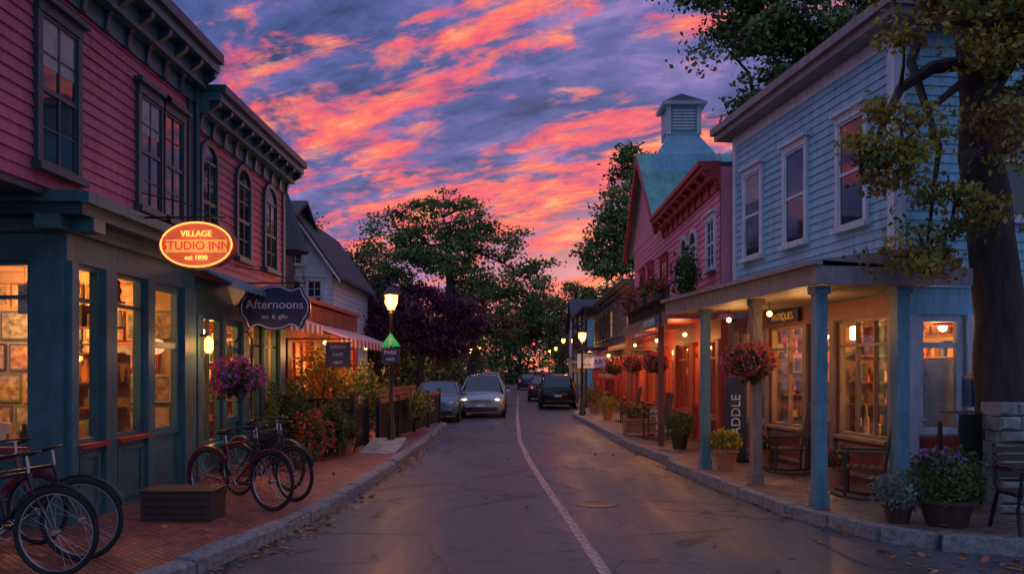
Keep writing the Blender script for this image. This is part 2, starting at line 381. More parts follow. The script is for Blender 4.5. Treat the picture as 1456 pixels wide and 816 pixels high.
def clutter(o, S, length, z, dep0, dep1, hmax=.35):
    u = .05
    while u < length - .15:
        w = random.uniform(.05, .2); h = random.uniform(.08, hmax)
        if random.random() < .88:
            k = random.random(); m = random.choice(items)
            if k < .45: o.box('goods', m, S, u, min(u + w, length - .02), dep0, random.uniform(dep0 + .06, dep1), z, z + h)
            elif k < .8:
                c = S.P(u + w / 2, (dep0 + dep1) / 2, z); o.lathe('goods_jars', m, c, [(w * .4, 0), (w * .44, h * .5), (w * .2, h * .75), (w * .22, h)], 8)
            else:
                c = S.P(u + w / 2, (dep0 + dep1) / 2, z); o.lathe('goods_figures', m, c, [(w * .3, 0), (w * .12, h * .2), (w * .35, h * .45), (w * .15, h * .7), (w * .25, h * .85), (w * .02, h)], 8)
        u += w + random.uniform(.005, .05)

def room(o, F, u0, u1, depth, z0, z1, wm, energy, col=(1, .45, .13), nl=1, pics=False, side0=True):
    D = -depth
    o.box('interior_walls', wm, F, u0 - .05, u1 + .05, D - .06, D, z0, z1)
    if side0: o.box('interior_walls', wm, F, u0 - .05, u0 - .003, D, -.16, z0, z1)
    o.box('interior_walls', wm, F, u1 + .003, u1 + .05, D, -.16, z0, z1)
    o.box('interior_ceiling', M['cream'], F, u0 - .05, u1 + .05, D, -.02, z1 + .003, z1 + .06)
    o.box('interior_floor', M['midwood'], F, u0 - .05, u1 + .05, D, -.02, z0 - .05, z0 - .003)
    def shelf(P0, along, out, length, dp=.3):
        S = Fr(P0, along, out); z = z0 + .3
        while z < z1 - .3:
            o.box('shelves', M['midwood'], S, .05, length - .05, .01, dp, z, z + .025)
            clutter(o, S, length, z + .026, .03, dp, .32)
            z += random.choice((.36, .40, .44))
    shelf(F.P(u0, D, 0), F.u, F.d, u1 - u0)
    if not pics: shelf(F.P(u1, D, 0), F.d, -F.u, depth - .5)
    n = int((u1 - u0) / 2.2)
    for i in range(n):
        uu = u0 + (i + .8) * (u1 - u0) / max(1, n)
        if uu < u1 - .4: shelf(F.P(uu, -1.4, 0), F.d, -F.u, .85, .28); o.box('shelf_back', M['midwood'], F, uu, uu + .03, -1.4, -.55, z0, z0 + 1.9)
    if pics:
        S = Fr(F.P(u1, D, 0), F.d, -F.u)
        z = z0 + .75
        while z < z1 - .35:
            u = .1; hh = random.uniform(.3, .45)
            while u < depth - .5:
                w = random.uniform(.22, .5)
                o.box('picture_frames', random.choice(items), S, u, u + w, .02, .05, z, z + hh); o.box('pictures', random.choice(posters), S, u + .03, u + w - .03, .05, .056, z + .03, z + hh - .03)
                u += w + .05
            z += hh + .05
    for i in range(nl):
        uu = u0 + (u1 - u0) * (i + .5) / nl
        c = F.P(uu, D * .45, z1 - .35); o.ball('pendant_bulbs', M['bulb'], c, .07, 10); o.tube('pendant_cords', M['black'], [c, F.P(uu, D * .45, z1)], .008, 5)
        o.lathe('pendant_shades', M['red'], F.P(uu, D * .45, z1 - .33), [(.16, 0), (.05, .12), (.02, .14)], 12)
        o.point(F.P(uu, D * .42, z1 - .6), energy, col)

def shopfront(o, F, bays, U0, U1, z0, zs, zt, zh, m, mtrim=None, panelm=None):
    mtrim = mtrim or m; panelm = panelm or m
    o.box('shopfront_header', m, F, U0, U1, -.15, 0, zt, zh)
    cur = U0
    for (a, b, k) in bays:
        if a > cur: o.box('shopfront_piers', m, F, cur, a, -.15, .0, z0, zt); o.box('shopfront_pilasters', mtrim, F, cur + .015, a - .015, 0, .05, z0, zt)
        if k == 'win':
            o.box('shopfront_base', panelm, F, a, b, -.15, -.01, z0, zs)
            o.box('shopfront_sill', M['red'] if m is M['teal'] else mtrim, F, a - .02, b + .02, -.15, .10, zs, zs + .05)
            o.box('display_deck', M['midwood'], F, a, b, -.62, -.152, zs - .06, zs + .0)
            clutter(o, Fr(F.P(a, -.60, 0), F.u, F.d), b - a, zs + .003, .05, .38, .55)
            if b - a > .7:
                uu = a + .12
                while uu < b - .3:
                    if random.random() < .6:
                        w_ = random.uniform(.14, .26); h_ = random.uniform(.18, .36); zq = random.uniform(zs + .75, zt - .5)
                        o.box('hung_pictures', random.choice(posters), F, uu, uu + w_, -.22, -.205, zq, zq + h_); o.tube('picture_cords', M['black'], [F.P(uu + w_ / 2, -.212, zq + h_), F.P(uu + w_ / 2, -.212, zt)], .003, 4)
                    uu += random.uniform(.3, .5)
            n = max(1, int((b - a) / .8))
            for i in range(n):
                p0 = a + (b - a) * i / n + .07; p1 = a + (b - a) * (i + 1) / n - .07
                for (x0, x1, y0, y1) in ((p0, p1, z0 + .10, z0 + .16), (p0, p1, zs - .12, zs - .06), (p0, p0 + .05, z0 + .16, zs - .12), (p1 - .05, p1, z0 + .16, zs - .12)):
                    if y1 > y0: o.box('base_panels', mtrim, F, x0, x1, -.01, .02, y0, y1)
            zz = zs + .05
            tr = zt - .42 if zt - zs > 1.6 else None
        elif k == 'door':
            o.box('door_leaf', mtrim, F, a + .04, b - .04, -.12, -.07, z0, z0 + .8); zz = z0 + .8; tr = None
            o.box('door_panel_trim', m, F, a + .16, b - .16, -.07, -.055, z0 + .15, z0 + .65)
            o.ball('door_knob', M['chrome'], F.P(a + .12, -.04, z0 + 1.0), .03, 8)
        o.quad('shop_glass', M['glass'], [F.P(a, -.09, zz), F.P(b, -.09, zz), F.P(b, -.09, zt), F.P(a, -.09, zt)])
        fw = .05 if k == 'win' else .10
        for (x0, x1) in ((a, a + fw), (b - fw, b)): o.box('window_frames', mtrim, F, x0, x1, -.12, -.03, zz, zt)
        o.box('window_frames', mtrim, F, a + fw, b - fw, -.12, -.035, zt - fw, zt - .001); o.box('window_frames', mtrim, F, a + fw, b - fw, -.12, -.035, zz + .001, zz + fw)
        if tr: o.box('window_frames', mtrim, F, a + fw, b - fw, -.115, -.04, tr, tr + .04)
        if k == 'door': o.box('window_frames', mtrim, F, a + fw, b - fw, -.115, -.04, z0 + 2.02, z0 + 2.10)
        if k == 'win' and b - a > .95:
            for i in range(1, int((b - a) / .7) + 1):
                uu = a + (b - a) * i / (int((b - a) / .7) + 1); o.box('window_frames', mtrim, F, uu - .016, uu + .016, -.112, -.045, zz + fw, zt - fw)
        cur = b
    if cur < U1: o.box('shopfront_piers', m, F, cur, U1, -.15, 0, z0, zt); o.box('shopfront_pilasters', mtrim, F, cur + .015, U1 - .015, 0, .05, z0, zt)

def awning(o, F, u0, u1, zw, zf, proj, m, val=.18):
    th = .03
    o.add('awning', m, [F.P(u0, 0, zw), F.P(u1, 0, zw), F.P(u1, proj, zf), F.P(u0, proj, zf), F.P(u0, 0, zw - th), F.P(u1, 0, zw - th), F.P(u1, proj, zf - th), F.P(u0, proj, zf - th)],
          [(0, 1, 2, 3), (4, 7, 6, 5), (0, 4, 5, 1), (2, 6, 7, 3), (0, 3, 7, 4), (1, 5, 6, 2)])
    n = int((u1 - u0) / .25)
    for i in range(n):
        a = u0 + (u1 - u0) * i / n; b = u0 + (u1 - u0) * (i + 1) / n
        o.quad('awning_valance', m, [F.P(a, proj + .003, zf - .01), F.P(b, proj + .003, zf - .01), F.P(b, proj + .003, zf - val * .75), F.P((a + b) / 2, proj + .003, zf - val), F.P(a, proj + .003, zf - val * .75)])

# ------------------------------------------------------------------ ground
o = Obj('ground'); o.quad('ground', M['ground'], [(-400, -100, -.03), (400, -100, -.03), (400, 700, -.03), (-400, 700, -.03)]); o.done()
o = Obj('road'); o.quad('road', M['asphalt'], [(-7, -12, 0), (7, -12, 0), (7, 200, 0), (-7, 200, 0)]); o.quad('road', M['asphalt'], [(7, -12, 0), (40, -12, 0), (40, 8.2, 0), (7, 8.2, 0)]); o.done()
KL = [(-4.6, 1), (-3.6, 5), (-2.95, 7.6), (-2.62, 9.5), (-2.43, 11.7), (-2.35, 15), (-2.32, 22), (-2.4, 27.3), (-3.0, 28.2), (-3.9, 29), (-3.95, 45), (-3.95, 170)]
KR = [(30, 7.6), (7, 8.0), (5.1, 8.45), (4.35, 8.75), (4.0, 9.2), (3.5, 10.7), (3.2, 13), (2.92, 15.8), (3.05, 16.4), (2.95, 17.2), (2.7, 19.5), (2.2, 32), (2.3, 34), (2.75, 36.5), (2.9, 50), (2.9, 170)]
def slab(name, K, m, extra):
    o = Obj(name); top = [(x, y, .13) for x, y in K] + extra
    vs = top + [(x, y, -.02) for x, y, z in top]; k = len(top)
    o.add('paving', m, vs, [tuple(range(k))] + [(i, (i + 1) % k, k + (i + 1) % k, k + i) for i in range(k)]); o.done()
slab('brick_sidewalk', KL, M['brickpave'], [(-14, 170, .13), (-14, 1, .13)])
slab('stone_sidewalk', KR, M['stonepave'], [(30, 170, .13)])
def kerb(K, side):
    o = Obj('stone_kerb')
    for (a, b) in zip(K[:-1], K[1:]):
        a = Vector(a); b = Vector(b); L = (b - a).length; n = max(1, round(L / .8)) if a.y < 60 else 3
        d = (b - a) / L; nr = Vector((d.y, -d.x)) * side
        for i in range(n):
            s0 = L * i / n + .01; s1 = L * (i + 1) / n - .01; j = random.uniform(-.022, .022); t = random.uniform(-.012, .016)
            F = Fr((a.x, a.y), d, nr); z = .147 + t
            vs = [F.P(s0, .03 + j, -.02), F.P(s1, .04 + j, -.02), F.P(s1, .03 + j, z - .035), F.P(s0, .02 + j, z - .03), F.P(s0 + .02, j - .01, z), F.P(s1 - .02, j, z - .004), F.P(s1 - .01, -.16, z), F.P(s0 + .01, -.16, z), F.P(s0, -.17, -.02), F.P(s1, -.17, -.02)]
            o.add('kerb_stones', M['granite'], vs, [(0, 1, 2, 3), (3, 2, 5, 4), (4, 5, 6, 7), (7, 6, 9, 8), (0, 3, 4, 7, 8), (1, 9, 6, 5, 2)])
    o.done()
kerb(KL, 1); kerb(KR, 1)
lp = worn_paint('faded_line_paint', (.55, .34, .26), .34, .54)
C = [(.95, 4), (.80, 7.2), (.62, 10), (.42, 13), (.18, 17), (-.02, 22), (-.12, 32), (-.15, 60)]
o = Obj('road_marking')
for (a, b) in zip(C[:-1], C[1:]): o.quad('line', lp, [(a[0] - .055, a[1], .004), (a[0] + .055, a[1], .004), (b[0] + .055, b[1], .004), (b[0] - .055, b[1], .004)])
o.done()
for (x, y) in ((1.05, 11.6), (.75, 24.5)):
    o = Obj('manhole_cover'); o.lathe('cover', M['black'], (x, y, -.01), [(.3, 0), (.3, .014), (.27, .018), (.25, .014), (.01, .016)], 24); o.done()
lf = leafmat('fallen_leaf', (.34, .07, .02), (.45, .22, .05), .1)
P = []
for (n, x0, x1, y0, y1) in ((60, -3, 5, 5, 24), (140, 3.6, 8, 7.4, 8.6), (70, 3.2, 5.2, 9, 16), (50, 1.5, 5.0, 6, 9), (100, -4.6, -2.6, 7, 16)):
    P += [(random.uniform(x0, x1), random.uniform(y0, y1)) for _ in range(n)]
for i in range(420):
    t = random.uniform(5, 20); xk = np.interp(t, [k[1] for k in KL], [k[0] for k in KL]); P.append((xk + abs(random.gauss(.05, .16)) + .03, t))
for i in range(260):
    t = random.uniform(9.2, 22); xk = np.interp(t, [9.2, 10.7, 13, 15.8, 32], [4.0, 3.5, 3.2, 2.92, 2.2]); P.append((xk - abs(random.gauss(.05, .16)) - .05, t))
P2 = []
for x, y in P:
    xr = np.interp(y, [9.2, 10.7, 13, 15.8, 32], [4.0, 3.5, 3.2, 2.92, 2.2]); xl = np.interp(y, [k[1] for k in KL], [k[0] for k in KL])
    on = (y > 9 and x > xr - .05) or (y > 8.3 and x > 4.5) or x < xl
    P2.append((x, y, .168 if on else .014))
o = Obj('fallen_leaves'); o.leaves('fallen_leaves', lf, P2, .085, flat=.12); o.done()

# ------------------------------------------------------------------ LEFT BUILDING 1
FL = Fr((-5, 0), (0, 1), (1, 0))
b = Obj('pink_shop_building')
b.box('upper_walls', M['pink'], FL, 4.0, 12.78, -7, 0, 3.75, 6.5)
clap(b, M['pink'], FL, 4.0, 12.78, 3.76, 6.1)
b.box('corner_board', M['darkteal'], FL, 12.60, 12.80, 0, .05, 3.76, 6.1)
window(b, FL, 8.72, 9.42, 3.98, 5.55, M['darkteal'], cols=2, blind=True)
window(b, FL, 11.0, 11.62, 3.98, 5.45, M['darkteal'], cols=2, blind=True); window(b, FL, 11.75, 12.37, 3.98, 5.45, M['darkteal'], cols=2)
window(b, FL, 6.4, 7.1, 3.98, 5.55, M['darkteal'])
cornice(b, FL, 4.0, 12.85, 6.1, 6.62, .42, M['teal'], M['darkteal'])
shopfront(b, FL, [(9.48, 10.08, 'win'), (10.38, 11.22, 'win'), (11.45, 12.45, 'door')], 9.31, 12.9, .13, .95, 3.05, 3.35, M['teal'])
FS = Fr((-5, 9.3), (-1, 0), (0, -1))
shopfront(b, FS, [(.40, 1.7, 'win'), (1.9, 3.2, 'win')], .005, 4.2, .13, .95, 3.05, 3.351, M['teal'])
for (F, a, c) in ((FL, 8.95, 12.95), (FS, -.35, 4.2)):
    q = 0 if F is FL else .002
    b.box('entablature', M['teal'], F, a, c, -.16, .10 + q, 3.352 + q, 3.5)
    b.box('entablature', M['darkteal'], F, a, c, -.16, .34 + q, 3.5 + q, 3.62)
    b.box('entablature', M['teal'], F, a, c, -.16, .42 + q, 3.62 + q, 3.74 + q)
b.box('porch_ceiling', M['darkteal'], FL, 4, 8.85, -4.2, .0, 3.68, 3.745)
b.box('porch_back_wall', M['pink'], FL, 4, 9.28, -4.35, -4.2, .13, 3.68)
room(b, FL, 9.5, 12.6, 4.1, .16, 3.30, M['cream'], 85, nl=2, pics=True, side0=False)
b.lathe('downpipe', M['darkteal'], (-4.93, 12.86, 3.75), [(.045, 0), (.045, 2.4)], 8)
b.done()

# ------------------------------------------------------------------ LEFT BUILDING 2
b = Obj('rose_shop_building')
b.box('upper_walls', M['pink2'], FL, 12.9, 17.8, -7, -.01, 3.0, 6.2)
clap(b, M['pink2'], FL, 12.9, 17.8, 3.3, 5.76, d=-.01)
for (a, c) in ((13.15, 13.75), (14.8, 15.45), (16.4, 17.1)): window(b, FL, a, c, 3.82, 5.15, M['darkteal'], arch=True)
b.box('corner_board', M['darkteal'], FL, 17.65, 17.8, 0, .045, 3.3, 5.76)
cornice(b, FL, 12.9, 17.85, 5.76, 6.2, .42, M['teal'], M['darkteal'])
shopfront(b, FL, [(13.2, 14.15, 'win'), (14.25, 15.1, 'door'), (15.4, 16.3, 'win'), (16.4, 17.4, 'win')], 12.95, 17.8, .13, .6, 2.7, 3.3, M['darkteal'], M['teal'])
room(b, FL, 13.1, 17.5, 2.6, .16, 2.95, M['cream'], 85, nl=2)
awning(b, FL, 13.0, 15.1, 3.45, 3.2, .55, M['tealpost'], .10)
awning(b, FL, 15.2, 17.7, 3.1, 2.75, .85, stripemat('striped_awning', (.50, .04, .04), (.70, .6, .55), 1, .4), .2)
b.lathe('sconce', M['lampglass'], (-4.82, 13.05, 2.1), [(.04, 0), (.07, .05), (.07, .2), (.02, .26)], 8)
b.box('sconce_bracket', M['black'], FL, 13.03, 13.07, .04, .16, 2.36, 2.4); b.point((-4.62, 12.9, 2.2), 8)
b.box('window_boxes', M['darkwood'], FL, 15.45, 17.3, .1, .32, .55, .72); b.leaves('window_box_plants', leafmat('leaf_box', (.05, .09, .02), (.12, .15, .04)), np.column_stack([rng.uniform(-4.9, -4.65, 500), rng.uniform(15.4, 17.3, 500), rng.uniform(.7, .95, 500)]), .08)
b.done()

# ------------------------------------------------------------------ LEFT BUILDING 3 low rust
b = Obj('rust_shop_building')
b.box('walls', M['rust'], FL, 17.95, 25.7, -6, -.16, 2.7, 3.42)
b.box('front_wall', M['rustwood'], FL, 17.95, 25.7, -.155, -.0, 2.7, 3.3)
b.box('parapet', M['red'], FL, 17.9, 25.75, -6.05, .12, 3.42, 3.52)
for i in range(40): b.box('parapet_slats', M['rustwood'], FL, 18.0 + i * .192, 18.1 + i * .192, 0.0, .05, 3.0, 3.38)
shopfront(b, FL, [(18.3, 20.2, 'win'), (20.5, 21.4, 'door'), (21.7, 23.4, 'win'), (23.7, 25.4, 'win')], 17.95, 25.7, .13, .8, 2.5, 2.7, M['rustwood'], M['red'])
room(b, FL, 18.2, 25.5, 2.4, .16, 2.65, M['cream'], 90, nl=3)
awning(b, FL, 18.0, 25.7, 2.98, 2.55, 1.15, stripemat('red_white_awning', (.55, .03, .03), (.75, .62, .55), 1, .5), .22)
for u in (19, 21.5, 24): b.ball('canopy_bulbs', M['bulb'], FL.P(u, .6, 2.45), .045, 8)
for u in (19.5, 23): b.point(FL.P(u, .7, 2.25), 34)
b.done()

def gable_house(name, x0, x1, y0, y1, ze, zr, wm, rm, ridge='y', tm=None):
    tm = tm or M['white']; b = Obj(name); F = Fr((x0, y0), (1, 0), (0, -1)); w = x1 - x0; dp = y1 - y0
    b.box('walls', wm, Fr((x0, y0), (1, 0), (0, 1)), 0, w, 0, dp, 0, ze)
    for G, L in ((F, w), (Fr((x0, y0), (0, 1), (-1, 0)), dp), (Fr((x1, y0), (0, 1), (1, 0)), dp)): clap(b, wm, G, 0, L, 0.2, ze, h=.2)
    ov = .35; t = .12
    if ridge == 'y':
        s = (zr - ze) / (w / 2)
        b.prism('gable_wall', wm, F, [(0, ze), (w, ze), (w / 2, zr - .02)], -dp, 0)
        for sg in (0, 1):
            pa = [(-ov, ze - s * ov + .02), (w / 2, zr + .02), (w / 2, zr + .02 + t), (-ov, ze - s * ov + .02 + t)]
            if sg: pa = [(w - u, z) for u, z in pa]
            b.prism('roof', rm, F, pa, -dp - ov, ov)
            pb = [(-ov, ze - s * ov - .12), (w / 2, zr - .12), (w / 2, zr + .015), (-ov, ze - s * ov + .015)]
            if sg: pb = [(w - u, z) for u, z in pb]
            b.prism('rake_boards', tm, F, pb, ov - .05, ov)
    else:
        G = Fr((x0, y0), (0, 1), (-1, 0)); s = (zr - ze) / (dp / 2)
        b.prism('gable_wall', wm, G, [(0, ze), (dp, ze), (dp / 2, zr - .02)], -w, 0)
        for sg in (0, 1):
            pa = [(-ov, ze - s * ov + .02), (dp / 2, zr + .02), (dp / 2, zr + .02 + t), (-ov, ze - s * ov + .02 + t)]
            if sg: pa = [(dp - u, z) for u, z in pa]
            b.prism('roof', rm, G, pa, -w - ov, ov)
    return b, F
b, F = gable_house('white_gabled_house', -9.6, -6.9, 31, 38, 5.6, 7.5, M['white'], M['shingle'])
for u in (.3, 1.05, 1.8): window(b, F, u, u + .5, 3.9, 5.1, M['white'], d=.03)
window(b, F, 1.1, 1.6, 5.7, 6.4, M['white'], d=.03)
b.box('chimney', M['rust'], F, .5, 1.0, -3.4, -2.8, 6.0, 8.4); b.done()
b, F = gable_house('slate_roof_house', -12.5, -8.3, 27, 36, 5.8, 8.0, M['brown'], M['shingle'], ridge='x')
b.lathe('turret_roof', M['shingle'], (-8.0, 28.5, 5.8), [(.9, 0), (.75, .3), (.3, 1.6), (.03, 2.3)], 8); b.done()

# ------------------------------------------------------------------ RIGHT BUILDING 1 pale blue shop with porch
A = Vector((5.25, 11.8)); B = Vector((4.45, 17.5)); ud = (B - A).normalized(); nd = Vector((-ud.y, ud.x))
if nd.x > 0: nd = -nd
LR = (B - A).length
FR = Fr(A, ud, nd); FRS = Fr(A, -nd, -ud); ZE = 6.62
b = Obj('pale_blue_shop_building')
b.box('upper_walls', M['blue'], FR, 0, LR, -8, 0, 2.9, ZE)
clap(b, M['blue'], FR, 0, LR, 3.2, ZE, h=.135); clap(b, M['blue'], FRS, 0, 8, 3.0, ZE, h=.135)
b.box('corner_boards', M['white'], FR, -.03, .13, -.13, .05, 3.0, ZE); b.box('corner_boards', M['white'], FR, LR - .14, LR + .02, -.03, .05, 3.2, ZE)
for u in (.75, 2.62, 4.42): window(b, FR, u, u + .72, 4.05, 5.68, M['white'], cols=1, cas=.1, blind=(u > 4))
window(b, FRS, 1.2, 2.0, 4.0, 5.6, M['white'], cols=1)
b.box('eave_soffit', M['fascia'], FR, -.45, LR + .3, -8.3, .34, ZE + .002, ZE + .12); b.box('eave_gutter', M['fascia'], FR, -.5, LR + .34, -8.4, .42, ZE + .12, ZE + .26)
b.box('frieze', M['white'], FR, .13, LR - .14, 0, .035, ZE - .2, ZE)
b.prism('roof', M['shingle'], FRS, [(-.4, ZE + .26), (8.4, ZE + .26), (4, ZE + 1.8)], -LR - .3, .5)
shopfront(b, FR, [(.15, 1.62, 'win'), (1.78, 2.55, 'door'), (2.72, 4.1, 'win'), (4.25, 5.5, 'win')], .01, LR, .13, .78, 2.62, 3.0, M['maroon'], M['tan'])
shopfront(b, FRS, [(.33, 1.05, 'door'), (1.3, 2.6, 'win')], .02, 8, .13, .78, 2.62, 2.98, M['blue'], M['white'], M['red'])
b.box('red_door_panel', M['red'], FRS, .40, .98, -.055, -.05, .2, .9); b.box('door_curtain', M['curtain'], FRS, .36, 1.02, -.2, -.19, .95, 2.0)
room(b, FR, .15, 5.6, 3.2, .16, 2.85, M['cream'], 90, nl=3, side0=False)
for (u, d, w, m) in ((-.886, 1.6, .075, M['tealpost']), (1.05, 1.6, .07, M['tan']), (3.17, 1.6, .07, M['tealpost']), (-.886, .5, .085, M['tealpost'])):
    b.box('porch_posts', m, FR, u - w, u + w, d - w, d + w, .13, 2.9)
    b.box('post_caps', m, FR, u - w - .03, u + w + .03, d - w - .03, d + w + .03, 2.8, 2.897); b.box('post_bases', m, FR, u - w - .02, u + w + .02, d - w - .02, d + w + .02, .131, .3)
for i in range(14): b.box('porch_ceiling_boards', M['tan'], FR, -1.15, 4.75, .06 + i * .118, .06 + i * .118 + .112, 2.93, 2.96)
b.box('porch_deck', M['shingle'], FR, -1.15, 4.75, .055, 1.72, 2.965, 3.0)
b.box('porch_fascia', M['fascia'], FR, -1.2, 4.8, 1.72, 1.8, 2.9, 3.13); b.box('porch_fascia', M['fascia'], FR, -1.2, -1.14, -.3, 1.72, 2.902, 3.125)
b.box('porch_gutter', M['fascia'], FR, -1.25, 4.85, 1.74, 1.88, 3.13, 3.19)
b.add('porch_roof', M['fascia'], [FR.P(-1.23, 1.85, 3.195), FR.P(4.83, 1.85, 3.195), FR.P(4.83, .01, 3.42), FR.P(-1.23, .01, 3.42), FR.P(-1.23, .01, 3.1), FR.P(4.83, .01, 3.1)], [(0, 1, 2, 3), (0, 3, 4), (1, 5, 2)])
for u in (.2, 1.9, 3.6):
    b.ball('porch_bulbs', M['bulb'], FR.P(u, 1.0, 2.74), .045, 10); b.tube('porch_bulb_cords', M['black'], [FR.P(u, 1.0, 2.76), FR.P(u, 1.0, 2.93)], .01, 5)
for u in (.8, 3.2): b.point(FR.P(u, 1.0, 2.5), 20)
b.box('shop_sign', M['red'], FR, .45, 1.3, -.3, -.27, 2.25, 2.5); b.text('sign_letters', M['gold'], 'OPEN', FR.P(.87, -.265, 2.37), -FR.u, .18)
b.box('shop_sign', M['navy'], FR, 2.8, 4.0, .052, .08, 2.68, 2.9); b.text('sign_letters', M['gold'], 'ANTIQUES', FR.P(3.4, .083, 2.79), -FR.u, .18)
b.done()

# ------------------------------------------------------------------ RIGHT BUILDING 2 pink with cupola
FP = Fr((4.2, 0), (0, 1), (-1, 0))
b = Obj('pink_cupola_building')
b.box('walls', M['pink3'], FP, 17.7, 31, -8, 0, 2.9, 6.1)
clap(b, M['pink3'], FP, 17.7, 31, 3.0, 6.0, h=.15)
cornice(b, FP, 17.7, 24.5, 5.85, 6.22, .4, M['red'], M['red'], step=.7)
b.box('roof_flat', M['shingle'], FP, 17.7, 24.5, -8, 0, 6.1, 6.2)
zr = 9.0; ze = 6.1; y0, ym, y1 = 24.6, 28.4, 32.0
b.prism('gable_wall', M['pink3'], FP, [(y0 + .3, ze), (y1 - .3, ze), (ym, zr - .25)], -8, .02)
for (ya, yb) in ((y0, ym), (y1, ym)):
    b.prism('green_roof', M['greenroof'], FP, [(ya, ze - .1), (yb, zr), (yb, zr + .1), (ya, ze)], -8.2, .3)
    b.prism('rake_boards', M['red'], FP, [(ya, ze - .32), (yb, zr - .24), (yb, zr - .003), (ya, ze - .103)], .2, .32)
for i in range(18):
    d = .2 - i * .45
    b.prism('roof_seams', M['greenroof'], FP, [(y0, ze + .002), (ym, zr + .102), (ym, zr + .14), (y0, ze + .04)], d, d + .035)
for (a, c) in ((20.0, 20.75), (21.1, 21.85)): window(b, FP, a, c, 4.05, 4.85, M['white'], arch=True, d=.0)
window(b, FP, 24.0, 25.0, 3.7, 5.0, M['red']); window(b, FP, 26.6, 27.4, 3.7, 5.1, M['red']); window(b, FP, 28.4, 29.2, 3.7, 5.1, M['red']); window(b, FP, 18.1, 18.8, 4.05, 5.1, M['white'])
cx, cy = 5.4, 28.4; dz = -.35
def pyr(part, m, z0, r0, z1, r1): b.add(part, m, [(cx + sx * r, cy + sy * r, z + dz) for (r, z) in ((r0, z0), (r1, z1)) for sx, sy in ((-1, -1), (1, -1), (1, 1), (-1, 1))], [(0, 1, 5, 4), (1, 2, 6, 5), (2, 3, 7, 6), (3, 0, 4, 7), (4, 5, 6, 7), (0, 3, 2, 1)])
pyr('cupola_skirt', M['blue'], 8.2, 1.15, 9.2, .95)
for i in range(6): pyr('cupola_skirt', M['blue'], 9.2 + i * .13, .95 - i * .08, 9.2 + (i + 1) * .13 - .002, .88 - i * .08)
pyr('cupola_body', M['blue'], 9.9, .52, 10.9, .50)
for i in range(7):
    for G in (Fr((cx - .36, cy - .5), (1, 0), (0, -1)), Fr((cx - .5, cy - .36), (0, 1), (-1, 0))): b.box('cupola_louvres', M['white'], G, 0, .72, .02, .07, 10.1 + i * .1 + dz, 10.16 + i * .1 + dz)
for sx in (-1, 1):
    for sy in (-1, 1): b.box('cupola_corners', M['white'], Fr((cx + sx * .5, cy + sy * .5), (1, 0), (0, 1)), -.07, .07, -.07, .07, 9.95 + dz, 10.9 + dz)
pyr('cupola_eave', M['white'], 10.9, .72, 11.0, .74); pyr('cupola_roof', M['shingle'], 11.0, .7, 11.45, .04)
shopfront(b, FP, [(18.0, 19.4, 'win'), (19.7, 20.5, 'door'), (20.8, 22.6, 'win'), (22.9, 24.6, 'win'), (24.9, 25.7, 'door'), (26.0, 28.0, 'win'), (28.3, 30.6, 'win')], 17.7, 31, .13, .75, 2.5, 2.9, M['red'], M['rustwood'])
room(b, FP, 17.9, 30.8, 2.2, .16, 2.8, M['cream'], 95, nl=4, col=(1, .36, .09))
b.box('porch_roof', M['red'], FP, 17.8, 24.8, .06, 1.1, 2.92, 3.05); b.box('porch_fascia', M['brown'], FP, 17.8, 24.8, 1.1, 1.16, 2.8, 3.08)
for u in (19.0, 24.7): b.box('porch_posts', M['maroon'], FP, u - .06, u + .06, .98, 1.1, .13, 2.917)
for i in range(36): b.box('balcony_rail', M['darkwood'], FP, 17.85 + i * .19, 17.89 + i * .19, 1.04, 1.08, 3.06, 3.6)
b.box('balcony_rail', M['darkwood'], FP, 17.8, 24.75, 1.02, 1.10, 3.6, 3.66)
awning(b, FP, 25.0, 30.8, 3.0, 2.65, 1.0, M['red'])
for u in (19.5, 23.5, 28): b.ball('canopy_bulbs', M['bulb'], FP.P(u, .4, 2.65), .05, 8); b.point(FP.P(u, .6, 2.4), 28, (1, .42, .13))
b.box('shop_sign', M['navy'], FP, 18.2, 21.2, 1.163, 1.2, 2.78, 3.06); b.text('sign_letters', M['white'], 'DRINKS & BOOKS', FP.P(19.7, 1.205, 2.92), (0, -1, 0), .22)
b.box('lattice_front', M['rustwood'], FP, 20.9, 24.4, .4, .44, .13, .8)
for i in range(24): b.box('lattice_slats', M['white'], FP, 20.95 + i * .145, 21.0 + i * .145, .443, .46, .2, .75)
b.done()

# ------------------------------------------------------------------ RIGHT BUILDING 3 brown + houses
b = Obj('brown_balcony_building')
b.box('walls', M['brown'], FP, 31.1, 48, -8, 0, 2.6, 5.1)
clap(b, M['brown'], FP, 31.1, 48, 2.9, 4.85, h=.18)
cornice(b, FP, 31.1, 48, 4.9, 5.2, .4, M['tan'], M['brown'], step=.9)
for i in range(8): window(b, FP, 32 + i * 2, 32.9 + i * 2, 3.3, 4.5, M['tan'], M['litwindow'] if i in (0, 3) else None)
shopfront(b, FP, [(31.6, 34, 'win'), (34.4, 35.3, 'door'), (35.8, 38.5, 'win'), (39, 41.5, 'win'), (42, 43, 'door'), (43.5, 47, 'win')], 31.1, 48, .13, .7, 2.4, 2.6, M['brown'], M['red'])
room(b, FP, 31.4, 47.8, 2.2, .16, 2.55, M['cream'], 120, nl=4, col=(1, .42, .12))
awning(b, FP, 31.2, 38, 2.9, 2.5, 1.1, M['red'])
b.box('balcony_floor', M['darkwood'], FP, 38.2, 47.8, .03, 1.3, 2.7, 2.85)
for i in range(48): b.box('balcony_rail', M['darkwood'], FP, 38.3 + i * .2, 38.36 + i * .2, 1.2, 1.25, 2.85, 3.7)
